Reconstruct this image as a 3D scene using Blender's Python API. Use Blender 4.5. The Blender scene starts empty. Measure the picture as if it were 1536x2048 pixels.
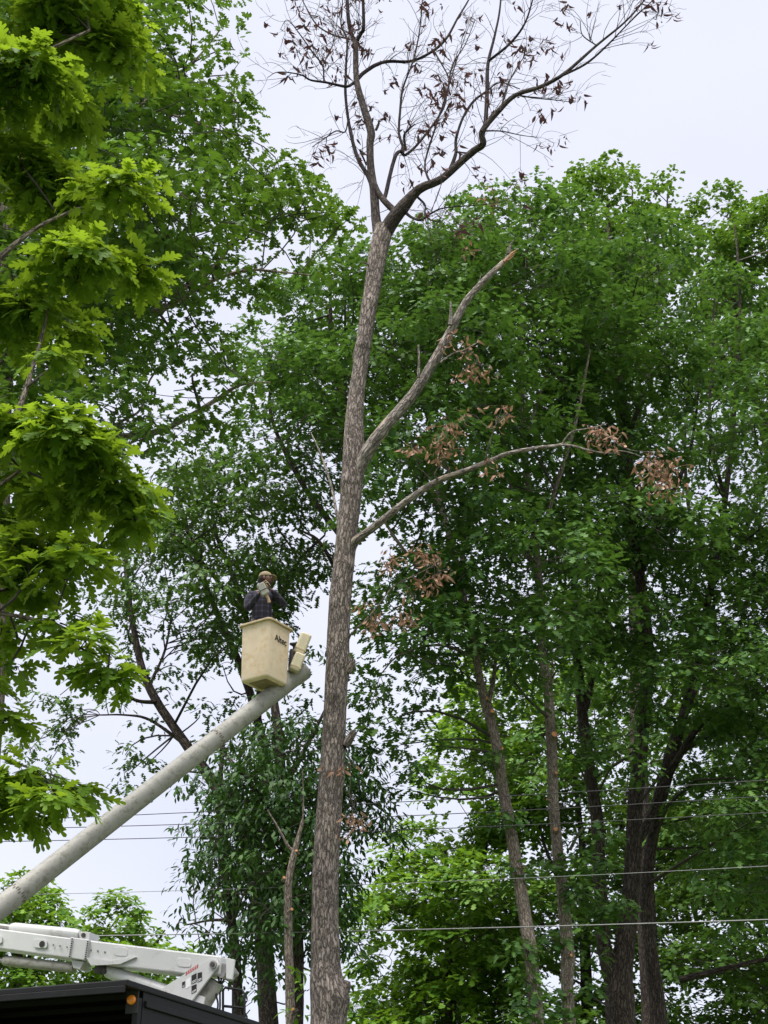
import bpy, math
import numpy as np
from mathutils import Vector, Matrix

R = math.radians
sc = bpy.context.scene
COL = sc.collection

# ---------------------------------------------------------------- camera
PITCH = R(28.0); FPX = 2870.0; EYE = 1.6
cam_d = bpy.data.cameras.new('camera'); cam = bpy.data.objects.new('camera', cam_d); COL.objects.link(cam)
cam.location = (0, 0, EYE); cam.rotation_euler = (R(90) + PITCH, 0, 0)
cam_d.sensor_fit = 'VERTICAL'; cam_d.sensor_height = 24.0; cam_d.lens = 24.0 * FPX / 2048.0
cam_d.clip_start = 0.1; cam_d.clip_end = 3000
sc.camera = cam

# ---------------------------------------------------------------- overcast sky, soft sun, exposure
SUN_EL, SUN_AZ = R(67), R(205)            # azimuth from +Y, clockwise: behind the camera, to the left
wd = bpy.data.worlds.new('World'); sc.world = wd; wd.use_nodes = True
nt = wd.node_tree; nt.nodes.clear()
wo = nt.nodes.new('ShaderNodeOutputWorld'); bgn = nt.nodes.new('ShaderNodeBackground')
sky = nt.nodes.new('ShaderNodeTexSky'); sky.sky_type = 'NISHITA'; sky.sun_disc = False
sky.sun_elevation = SUN_EL; sky.sun_rotation = SUN_AZ
tcs = nt.nodes.new('ShaderNodeTexCoord'); nzs = nt.nodes.new('ShaderNodeTexNoise')
nzs.inputs['Scale'].default_value = 3.2; nzs.inputs['Detail'].default_value = 3
nt.links.new(tcs.outputs['Generated'], nzs.inputs['Vector'])
rps = nt.nodes.new('ShaderNodeValToRGB')              # the cloud layer: an even pale grey, faintly mottled
rps.color_ramp.elements[0].position = 0.32; rps.color_ramp.elements[0].color = (2.50, 2.56, 3.02, 1)
rps.color_ramp.elements[1].position = 0.66; rps.color_ramp.elements[1].color = (2.88, 2.93, 3.30, 1)
nt.links.new(nzs.outputs['Fac'], rps.inputs['Fac'])
mxs = nt.nodes.new('ShaderNodeMixRGB'); mxs.inputs[0].default_value = 0.93
nt.links.new(sky.outputs[0], mxs.inputs[1]); nt.links.new(rps.outputs[0], mxs.inputs[2])
nt.links.new(mxs.outputs[0], bgn.inputs['Color']); bgn.inputs['Strength'].default_value = 0.050
nt.links.new(bgn.outputs[0], wo.inputs['Surface'])
sun_d = bpy.data.lights.new('sun', 'SUN'); sun = bpy.data.objects.new('sun', sun_d); COL.objects.link(sun)
sun_d.energy = 1.5; sun_d.angle = R(55); sun_d.color = (1.0, 0.97, 0.92)
sdir = Vector((math.sin(SUN_AZ) * math.cos(SUN_EL), math.cos(SUN_AZ) * math.cos(SUN_EL), math.sin(SUN_EL)))
sun.rotation_euler = sdir.to_track_quat('Z', 'Y').to_euler(); sun.location = (0, -20, 60)
sc.view_settings.view_transform = 'Standard'; sc.view_settings.look = 'None'
sc.view_settings.exposure = 2.72; sc.view_settings.gamma = 1.0; sc.view_settings.use_curve_mapping = False
wd.cycles.sampling_method = 'NONE'          # even sky: no need to search it for bright spots
sc.cycles.max_bounces = 4; sc.cycles.diffuse_bounces = 3; sc.cycles.transmission_bounces = 3
sc.cycles.use_denoising = True; sc.cycles.denoiser = 'OPENIMAGEDENOISE'; sc.cycles.denoising_prefilter = 'ACCURATE'

# ---------------------------------------------------------------- helpers
CF = np.array([0, math.cos(PITCH), math.sin(PITCH)]); CU = np.array([0, -math.sin(PITCH), math.cos(PITCH)]); CR = np.array([1.0, 0, 0])
EY = np.array([0, 0, EYE])

def P(px, py, D):
    """point at ground distance D in front of the camera that lies on the line of sight px, py"""
    d = CF + CR * ((px - 768.0) / FPX) - CU * ((py - 1024.0) / FPX)
    return EY + d * (D / d[1])

def MPP(py, D):
    """metres covered by one photo pixel at that place"""
    d = CF - CU * ((py - 1024.0) / FPX)
    return D / d[1] / FPX

def project(V):
    q = V - EY
    z = q @ CF
    return 768 + FPX * (q @ CR) / z, 1024 - FPX * (q @ CU) / z, z

def mesh_np(name, V, F, attrs=None, smooth=False):
    """F: int array (m,3|4) or list of faces"""
    me = bpy.data.meshes.new(name)
    V = np.asarray(V, dtype=np.float32)
    if isinstance(F, list):
        me.from_pydata([tuple(v) for v in V], [], [tuple(int(i) for i in f) for f in F])
    else:
        F = np.asarray(F, dtype=np.int32); m, k = F.shape
        me.vertices.add(len(V)); me.vertices.foreach_set('co', V.ravel())
        me.loops.add(m * k); me.loops.foreach_set('vertex_index', F.ravel())
        me.polygons.add(m); me.polygons.foreach_set('loop_start', np.arange(0, m * k, k, dtype=np.int32))
        me.polygons.foreach_set('loop_total', np.full(m, k, dtype=np.int32))
    if smooth:
        me.polygons.foreach_set('use_smooth', np.ones(len(me.polygons), dtype=bool))
    for an, (kind, data) in (attrs or {}).items():
        a = me.attributes.new(an, kind, 'POINT')
        a.data.foreach_set('value' if kind == 'FLOAT' else 'vector', np.asarray(data, dtype=np.float32).ravel())
    me.update(); me.validate()
    return me

def link(name, me, mat=None, parent=None, kind=None, label=None, cat=None, group=None):
    o = bpy.data.objects.new(name, me); COL.objects.link(o)
    if mat is not None and me is not None and len(me.materials) == 0: me.materials.append(mat)
    if parent is not None: o.parent = parent
    for k, v in (('kind', kind), ('label', label), ('category', cat), ('group', group)):
        if v: o[k] = v
    return o

def empty(name, loc, label, cat, group=None):
    o = bpy.data.objects.new(name, None); COL.objects.link(o); o.location = tuple(loc); o.empty_display_size = 0.3
    o['label'] = label; o['category'] = cat
    if group: o['group'] = group
    return o

def catmull(pts, n):
    pts = np.asarray(pts, float)
    if len(pts) < 3 or n < 2:
        t = np.linspace(0, len(pts) - 1, (len(pts) - 1) * max(n, 1) + 1)
        return np.stack([np.interp(t, np.arange(len(pts)), pts[:, k]) for k in range(pts.shape[1])], 1)
    Q = np.vstack([2 * pts[0] - pts[1], pts, 2 * pts[-1] - pts[-2]])
    out = []
    for i in range(1, len(Q) - 2):
        for j in range(n):
            t = j / n
            a, b, c, d = Q[i - 1], Q[i], Q[i + 1], Q[i + 2]
            out.append(0.5 * ((2 * b) + (c - a) * t + (2 * a - 5 * b + 4 * c - d) * t * t + (-a + 3 * b - 3 * c + d) * t ** 3))
    out.append(Q[-2])
    return np.array(out)

def unit(v):
    return v / (np.linalg.norm(v, axis=-1, keepdims=True) + 1e-9)

def vnoise(x, seed=0):
    """cheap smooth 1-3D noise as a sum of sines"""
    r = np.random.default_rng(seed)
    s = 0
    for k in range(7):
        w = r.normal(size=x.shape[-1]) * (1 + 0.7 * k); s = s + np.sin(x @ w + r.uniform(0, 6.28)) / (1 + 0.35 * k)
    return s / 3.2

def tube(pts, rad, nseg=12, rough=0.0, seed=0, knots=(), cap=True):
    """tube along pts (n,3); returns verts, quad faces (list), bark coordinates"""
    pts = np.asarray(pts, float); n = len(pts); rad = np.asarray(rad, float)
    T = unit(np.gradient(pts, axis=0))
    u = np.cross(T[0], [0.3, 1, 0.1]); u /= np.linalg.norm(u)
    U = []
    for i in range(n):
        u = u - T[i] * (u @ T[i]); u /= np.linalg.norm(u); U.append(u.copy())
    U = np.array(U); W = np.cross(T, U)
    L = np.concatenate([[0], np.cumsum(np.linalg.norm(np.diff(pts, axis=0), axis=1))])
    th = np.linspace(0, 2 * math.pi, nseg, endpoint=False)
    dirs = U[:, None, :] * np.cos(th)[None, :, None] + W[:, None, :] * np.sin(th)[None, :, None]
    rr = np.repeat(rad[:, None], nseg, 1)
    bc = np.stack([np.cos(th)[None, :] * rad[:, None], np.sin(th)[None, :] * rad[:, None], np.repeat(L[:, None], nseg, 1)], -1)
    if rough:
        rm = max(rad.mean(), 1e-4)
        q = np.stack([bc[..., 0] / rm * 1.3, bc[..., 1] / rm * 1.3, bc[..., 2] / rm * 0.35], -1)
        rr = rr * (1 + rough * vnoise(q, seed) + rough * 0.6 * vnoise(q * 2.7, seed + 5))
    V = pts[:, None, :] + dirs * rr[..., None]
    for (kp, ks, kr) in knots:                       # burls: push surface outward around a point
        d = np.linalg.norm(V - kp, axis=-1)
        w = np.exp(-(d / ks) ** 2) * kr
        V = V + dirs * w[..., None]
    V = V.reshape(-1, 3); bc = bc.reshape(-1, 3)
    F = []
    for i in range(n - 1):
        a = i * nseg; b = a + nseg
        for j in range(nseg):
            k = (j + 1) % nseg
            F.append((a + j, a + k, b + k, b + j))
    if cap:
        F.append(tuple(range(nseg - 1, -1, -1))); F.append(tuple(range((n - 1) * nseg, n * nseg)))
    return V, F, bc

class MB:
    """collects pieces for one mesh"""
    def __init__(s): s.V = []; s.F = []; s.B = []; s.n = 0
    def add(s, V, F, B=None):
        V = np.asarray(V, float)
        s.V.append(V); s.F += [tuple(i + s.n for i in f) for f in F]; s.B.append(V if B is None else B); s.n += len(V)
        return s
    def tube(s, pts, rad, nseg=12, **k):
        if np.isscalar(rad): rad = [rad] * len(pts)
        return s.add(*tube(np.asarray(pts, float), rad, nseg, **k))
    def box(s, c, ax, h):
        """c centre, ax three unit axes, h half sizes"""
        c = np.asarray(c, float); ax = [np.asarray(a, float) for a in ax]
        V = [c + ax[0] * h[0] * i + ax[1] * h[1] * j + ax[2] * h[2] * k for i in (-1, 1) for j in (-1, 1) for k in (-1, 1)]
        return s.add(V, [(0, 1, 3, 2), (4, 6, 7, 5), (0, 4, 5, 1), (2, 3, 7, 6), (0, 2, 6, 4), (1, 5, 7, 3)])
    def prism(s, poly, d):
        """poly (n,3) planar, extruded by vector d"""
        poly = np.asarray(poly, float); n = len(poly); V = np.vstack([poly, poly + np.asarray(d, float)])
        F = [tuple(range(n - 1, -1, -1)), tuple(range(n, 2 * n))] + [(i, (i + 1) % n, n + (i + 1) % n, n + i) for i in range(n)]
        return s.add(V, F)
    def make(s, name, mat, parent, off=(0, 0, 0), smooth=False, bevel=0, kind=None, label=None):
        V = np.vstack(s.V) - np.asarray(off)
        me = mesh_np(name, V, s.F, {'bark': ('FLOAT_VECTOR', np.vstack(s.B))}, smooth)
        o = link(name, me, mat, parent, kind, label)
        if smooth: me.set_sharp_from_angle(angle=R(50))
        if bevel:
            b = o.modifiers.new('bevel', 'BEVEL'); b.width = bevel; b.segments = 2; b.limit_method = 'ANGLE'; b.angle_limit = R(40)
        return o

# ---------------------------------------------------------------- materials
def newmat(name):
    m = bpy.data.materials.new(name); m.use_nodes = True; n = m.node_tree; n.nodes.clear()
    out = n.nodes.new('ShaderNodeOutputMaterial'); return m, n, out

def N(n, t, **kw):
    nd = n.nodes.new(t)
    for k, v in kw.items():
        if hasattr(nd, k): setattr(nd, k, v)
        else: nd.inputs[k].default_value = v
    return nd

def ramp(n, src, stops):
    r = n.nodes.new('ShaderNodeValToRGB'); e = r.color_ramp.elements
    while len(e) < len(stops): e.new(0.5)
    for i, (p, c) in enumerate(stops): e[i].position = p; e[i].color = (*c, 1)
    n.links.new(src, r.inputs['Fac']); return r

def leafmat(name, dark, light, trans, tw=0.35, rough=0.42):
    m, n, out = newmat(name)
    at = N(n, 'ShaderNodeAttribute', attribute_name='rnd')
    c = ramp(n, at.outputs['Fac'], [(0.0, dark), (0.6, tuple(0.5 * (a + b) for a, b in zip(dark, light))), (1.0, light)])
    p = N(n, 'ShaderNodeBsdfPrincipled', Roughness=rough + 0.1); p.inputs['Specular IOR Level'].default_value = 0.2
    n.links.new(c.outputs[0], p.inputs['Base Color'])
    t = N(n, 'ShaderNodeBsdfTranslucent')
    mm = N(n, 'ShaderNodeMixRGB', blend_type='MIX'); mm.inputs[0].default_value = 0.6; mm.inputs[2].default_value = (*trans, 1)
    n.links.new(c.outputs[0], mm.inputs[1]); n.links.new(mm.outputs[0], t.inputs['Color'])
    mx = N(n, 'ShaderNodeMixShader'); mx.inputs[0].default_value = tw
    n.links.new(p.outputs[0], mx.inputs[1]); n.links.new(t.outputs[0], mx.inputs[2]); n.links.new(mx.outputs[0], out.inputs[0])
    return m

def barkmat(name, dark, mid, light, scale=1.0, bump=1.0, patch=None):
    m, n, out = newmat(name)
    at = N(n, 'ShaderNodeAttribute', attribute_name='bark')
    mp = N(n, 'ShaderNodeMapping'); mp.inputs['Scale'].default_value = (16 * scale, 16 * scale, 3.6 * scale)
    n.links.new(at.outputs['Vector'], mp.inputs['Vector'])
    wob = N(n, 'ShaderNodeTexNoise', Scale=1.6, Detail=4.0)
    n.links.new(mp.outputs[0], wob.inputs['Vector'])
    addv = N(n, 'ShaderNodeMixRGB', blend_type='LINEAR_LIGHT'); addv.inputs[0].default_value = 0.85
    n.links.new(mp.outputs[0], addv.inputs[1]); n.links.new(wob.outputs['Color'], addv.inputs[2])
    vo = N(n, 'ShaderNodeTexVoronoi', feature='DISTANCE_TO_EDGE', Scale=1.0)
    n.links.new(addv.outputs[0], vo.inputs['Vector'])
    fine = N(n, 'ShaderNodeTexNoise', Scale=3.0, Detail=8.0, Roughness=0.65)
    n.links.new(mp.outputs[0], fine.inputs['Vector'])
    big = N(n, 'ShaderNodeTexNoise', Scale=0.16, Detail=3.0)
    n.links.new(mp.outputs[0], big.inputs['Vector'])
    r1 = ramp(n, vo.outputs['Distance'], [(0.0, dark), (0.10, tuple(.6 * a + .4 * b for a, b in zip(dark, mid))), (0.3, mid)])
    r2 = ramp(n, fine.outputs['Fac'], [(0.30, tuple(.55 * v for v in mid)), (0.52, mid), (0.75, light)])
    mx = N(n, 'ShaderNodeMixRGB', blend_type='MIX')
    fr = ramp(n, vo.outputs['Distance'], [(0.02, (0, 0, 0)), (0.24, (1, 1, 1))])
    n.links.new(fr.outputs[0], mx.inputs[0]); n.links.new(r1.outputs[0], mx.inputs[1]); n.links.new(r2.outputs[0], mx.inputs[2])
    col = mx.outputs[0]
    rb = ramp(n, big.outputs['Fac'], [(0.3, (0.72, 0.70, 0.70)), (0.7, (1.12, 1.1, 1.08))])
    mul = N(n, 'ShaderNodeMixRGB', blend_type='MULTIPLY'); mul.inputs[0].default_value = 1.0
    n.links.new(col, mul.inputs[1]); n.links.new(rb.outputs[0], mul.inputs[2]); col = mul.outputs[0]
    if patch:                                       # places where the bark has come off
        pn = N(n, 'ShaderNodeTexNoise', Scale=0.35, Detail=5.0, Roughness=0.6)
        mp2 = N(n, 'ShaderNodeMapping'); mp2.inputs['Location'].default_value = (3, 7, 1); mp2.inputs['Scale'].default_value = (1, 1, 0.9)
        n.links.new(mp.outputs[0], mp2.inputs[0]); n.links.new(mp2.outputs[0], pn.inputs['Vector'])
        pr = ramp(n, pn.outputs['Fac'], [(patch[1], (0, 0, 0)), (patch[1] + 0.04, (1, 1, 1))])
        m3 = N(n, 'ShaderNodeMixRGB'); m3.inputs[2].default_value = (*patch[0], 1)
        n.links.new(pr.outputs[0], m3.inputs[0]); n.links.new(col, m3.inputs[1]); col = m3.outputs[0]
    p = N(n, 'ShaderNodeBsdfPrincipled', Roughness=0.92); p.inputs['Specular IOR Level'].default_value = 0.15
    n.links.new(col, p.inputs['Base Color'])
    hm = N(n, 'ShaderNodeMath', operation='ADD'); n.links.new(fr.outputs[0], hm.inputs[0]); n.links.new(fine.outputs['Fac'], hm.inputs[1])
    b = N(n, 'ShaderNodeBump', Strength=0.9 * bump, Distance=0.03 * bump); n.links.new(hm.outputs[0], b.inputs['Height'])
    n.links.new(b.outputs[0], p.inputs['Normal']); n.links.new(p.outputs[0], out.inputs[0])
    return m

def plain(name, c, rough=0.6, metal=0.0, var=0.15, scale=8.0, spec=0.4, bump=0.0, dirt=None):
    m, n, out = newmat(name)
    tc = N(n, 'ShaderNodeTexCoord'); nz = N(n, 'ShaderNodeTexNoise', Scale=scale, Detail=6.0, Roughness=0.6)
    n.links.new(tc.outputs['Object'], nz.inputs['Vector'])
    r = ramp(n, nz.outputs['Fac'], [(0.3, tuple(v * (1 - var) for v in c)), (0.7, tuple(min(v * (1 + var), 1) for v in c))])
    col = r.outputs[0]
    if dirt:
        nd = N(n, 'ShaderNodeTexNoise', Scale=dirt[1], Detail=8.0, Roughness=0.75); n.links.new(tc.outputs['Object'], nd.inputs['Vector'])
        rd = ramp(n, nd.outputs['Fac'], [(dirt[2], (0, 0, 0)), (dirt[2] + 0.12, (1, 1, 1))])
        mx = N(n, 'ShaderNodeMixRGB'); mx.inputs[2].default_value = (*dirt[0], 1)
        ms = N(n, 'ShaderNodeMath', operation='MULTIPLY'); ms.inputs[1].default_value = dirt[3]
        n.links.new(rd.outputs[0], ms.inputs[0]); n.links.new(ms.outputs[0], mx.inputs[0]); n.links.new(col, mx.inputs[1]); col = mx.outputs[0]
    p = N(n, 'ShaderNodeBsdfPrincipled', Roughness=rough, Metallic=metal); p.inputs['Specular IOR Level'].default_value = spec
    n.links.new(col, p.inputs['Base Color'])
    if bump:
        b = N(n, 'ShaderNodeBump', Strength=0.5, Distance=bump); n.links.new(nz.outputs['Fac'], b.inputs['Height']); n.links.new(b.outputs[0], p.inputs['Normal'])
    n.links.new(p.outputs[0], out.inputs[0]); return m

M = {}
M['leaf_near'] = leafmat('oak leaf bright', (0.070, 0.150, 0.014), (0.180, 0.290, 0.026), (0.28, 0.40, 0.014), 0.46)
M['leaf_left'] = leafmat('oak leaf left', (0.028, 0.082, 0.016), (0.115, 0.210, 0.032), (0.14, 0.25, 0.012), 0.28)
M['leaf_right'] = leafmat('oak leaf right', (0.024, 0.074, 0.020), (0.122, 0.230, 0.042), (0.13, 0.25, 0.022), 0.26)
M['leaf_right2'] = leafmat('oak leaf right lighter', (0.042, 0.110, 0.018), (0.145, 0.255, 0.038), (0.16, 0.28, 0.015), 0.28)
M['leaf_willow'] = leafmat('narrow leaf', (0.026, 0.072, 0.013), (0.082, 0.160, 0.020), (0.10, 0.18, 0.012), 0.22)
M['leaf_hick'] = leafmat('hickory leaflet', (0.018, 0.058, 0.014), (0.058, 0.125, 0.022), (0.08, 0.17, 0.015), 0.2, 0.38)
M['leaf_far'] = leafmat('far leaf', (0.050, 0.130, 0.012), (0.150, 0.265, 0.022), (0.20, 0.34, 0.015), 0.40)
M['leaf_sprout'] = leafmat('sprout leaf', (0.075, 0.175, 0.015), (0.150, 0.275, 0.024), (0.19, 0.33, 0.015), 0.40)
M['dead_leaf'] = leafmat('dead leaf brown', (0.040, 0.018, 0.020), (0.120, 0.060, 0.056), (0.09, 0.04, 0.035), 0.25, 0.7)
M['dead_leaf_tan'] = leafmat('dead leaf tan', (0.16, 0.085, 0.055), (0.42, 0.26, 0.18), (0.27, 0.14, 0.08), 0.25, 0.7)
M['bark_dead'] = barkmat('dead oak bark', (0.050, 0.042, 0.038), (0.285, 0.243, 0.218), (0.50, 0.445, 0.40), 1.35, 0.9)
M['bark_limb'] = barkmat('dead limb bark', (0.07, 0.062, 0.055), (0.34, 0.305, 0.28), (0.54, 0.50, 0.46), 1.4, 0.9, ((0.42, 0.34, 0.28), 0.58))
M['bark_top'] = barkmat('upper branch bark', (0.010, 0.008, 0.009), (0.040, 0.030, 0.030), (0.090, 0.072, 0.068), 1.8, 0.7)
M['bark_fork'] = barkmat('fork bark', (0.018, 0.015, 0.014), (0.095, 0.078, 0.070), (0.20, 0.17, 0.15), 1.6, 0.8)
M['bark_grey'] = barkmat('pale grey bark', (0.07, 0.058, 0.05), (0.34, 0.285, 0.24), (0.52, 0.46, 0.40), 2.0, 0.8)
M['bark_dark'] = barkmat('dark oak bark', (0.022, 0.018, 0.016), (0.105, 0.084, 0.074), (0.21, 0.175, 0.155), 1.3, 1.0)
M['twig'] = plain('twig', (0.045, 0.036, 0.032), 0.9)
M['wood_orange'] = plain('torn orange wood', (0.25, 0.135, 0.070), 0.8, var=0.5, scale=30)
M['wood_cut'] = plain('cut wood', (0.50, 0.22, 0.09), 0.8, var=0.3, scale=20)

# ---------------------------------------------------------------- leaf templates: axis +X, length 1, face +Z
def leaf_template(stations, lobes, curl=0.25, cup=0.1):
    """stations: (x, half width) along the blade; lobes: (segment, tip x, tip y, blunt)"""
    V = []; F = []
    for x, w in stations:
        V += [(x, w), (x, -w)]
    for i in range(len(stations) - 1):
        a = 2 * i
        if stations[i + 1][1] < 1e-6: F += [(a, a + 1, a + 2)]
        elif stations[i][1] < 1e-6: F += [(a, a + 3, a + 2)]
        else: F += [(a, a + 1, a + 3), (a, a + 3, a + 2)]
    for seg, tx, ty, bl in lobes:
        for s in (0, 1):
            a, b = 2 * seg + s, 2 * seg + 2 + s; sg = 1 - 2 * s
            k = len(V)
            if bl:
                V += [(tx - bl, ty * sg), (tx + bl, ty * sg * 0.93)]
                F += [(a, k + 1, k), (a, b, k + 1)] if s == 0 else [(a, k, k + 1), (a, k + 1, b)]
            else:
                V += [(tx, ty * sg)]
                F += [(a, b, k)] if s == 0 else [(a, k, b)]
    V = np.array(V); z = -curl * V[:, 0] ** 2 + cup * np.abs(V[:, 1])
    return np.column_stack([V, z]), np.array(F, dtype=np.int32)

LT_OAK = leaf_template([(0, .012), (.14, .022), (.33, .075), (.55, .085), (.77, .08), (1.0, 0.0)],
                       [(1, .34, .20, .045), (2, .56, .31, .055), (3, .78, .27, .05), (4, .93, .12, .03)])
LT_MID = leaf_template([(0, .025), (.38, .10), (.68, .10), (1.0, 0.0)], [(0, .36, .31, 0), (1, .64, .42, 0), (2, .90, .30, 0)])
LT_FAR = leaf_template([(0, .03), (.48, .16), (1.0, 0.0)], [(0, .42, .38, 0), (1, .80, .38, 0)])
LT_LANCE = leaf_template([(0, .01), (.28, .13), (.62, .115), (1.0, 0.0)], [], 0.3, 0.3)
LT_ELLI = leaf_template([(0, .02), (.25, .15), (.58, .20), (.82, .11), (1.0, 0.0)], [], 0.3, 0.25)

def leaves_mesh(pos, ax, nm, size, tmpl, rng, rnd):
    tv, tf = tmpl
    nm = unit(nm - ax * np.sum(ax * nm, 1, keepdims=True)); b = np.cross(nm, ax)
    zc = rng.uniform(0.2, 1.9, len(pos))[:, None, None]; wy = rng.uniform(0.8, 1.15, len(pos))[:, None, None]
    V = pos[:, None, :] + size[:, None, None] * (tv[None, :, 0:1] * ax[:, None, :] + wy * tv[None, :, 1:2] * b[:, None, :] + zc * tv[None, :, 2:3] * nm[:, None, :])
    k = len(tv); F = (tf[None] + (np.arange(len(pos)) * k)[:, None, None]).reshape(-1, 3)
    return V.reshape(-1, 3), F, np.repeat(rnd, k)

def sticks(A, B, r0, r1, rng, nseg=3, bend=0.12):
    """many thin three-sided twigs at once"""
    n = len(A)
    if n == 0: return np.zeros((0, 3)), np.zeros((0, 4), np.int32)
    d = B - A; L = np.linalg.norm(d, axis=1, keepdims=True)
    t = np.linspace(0, 1, nseg + 1)
    off = rng.normal(size=(n, 3)) * bend * L; off[:, 2] += 0.08 * L[:, 0]
    C = A[:, None, :] + d[:, None, :] * t[None, :, None] + off[:, None, :] * (4 * t * (1 - t))[None, :, None]
    w = unit(np.cross(d, rng.normal(size=(n, 3)))); v = unit(np.cross(d, w))
    rr = r0[:, None] * (1 - t) + r1[:, None] * t
    V = []
    for k in range(3):
        a = 2 * math.pi * k / 3
        V.append(C + (w * math.cos(a) + v * math.sin(a))[:, None, :] * rr[..., None])
    V = np.stack(V, 2)                                    # n, nseg+1, 3, 3
    base = np.arange(n)[:, None, None] * ((nseg + 1) * 3) + np.arange(nseg)[None, :, None] * 3
    j = np.arange(3)[None, None, :]; k = (j + 1) % 3
    F = np.stack([base + j, base + k, base + 3 + k, base + 3 + j], -1).reshape(-1, 4)
    return V.reshape(-1, 3), F

def inpoly(x, y, poly):
    poly = np.asarray(poly, float); c = np.zeros(len(x), bool); j = len(poly) - 1
    for i in range(len(poly)):
        xi, yi = poly[i]; xj, yj = poly[j]
        m = ((yi > y) != (yj > y)) & (x < (xj - xi) * (y - yi) / (yj - yi + 1e-9) + xi)
        c ^= m; j = i
    return c

def edgedist(x, y, poly):
    poly = np.asarray(poly, float); d = np.full(len(x), 1e9)
    for i in range(len(poly)):
        a = poly[i]; b = poly[(i + 1) % len(poly)]; ab = b - a
        t = np.clip(((x - a[0]) * ab[0] + (y - a[1]) * ab[1]) / (ab @ ab + 1e-9), 0, 1)
        d = np.minimum(d, np.hypot(x - a[0] - t * ab[0], y - a[1] - t * ab[1]))
    return d

SPR = 0.50
NCL = 0.34          # foliage clumps per crown
TREES = []          # leaves of all trees, kept until the ones that show largest are known

def stem_points(line, D, n=6):
    """line: (px, py, width px[, change of distance]) -> smooth points and radii"""
    pts = []; rad = []
    for q in line:
        dd = q[3] if len(q) > 3 else 0.0
        pts.append(P(q[0], q[1], D + dd)); rad.append(0.5 * q[2] * MPP(q[1], D + dd))
    X = catmull(np.column_stack([pts, rad]), n)
    return X[:, :3], np.maximum(X[:, 3], 0.003)

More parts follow.
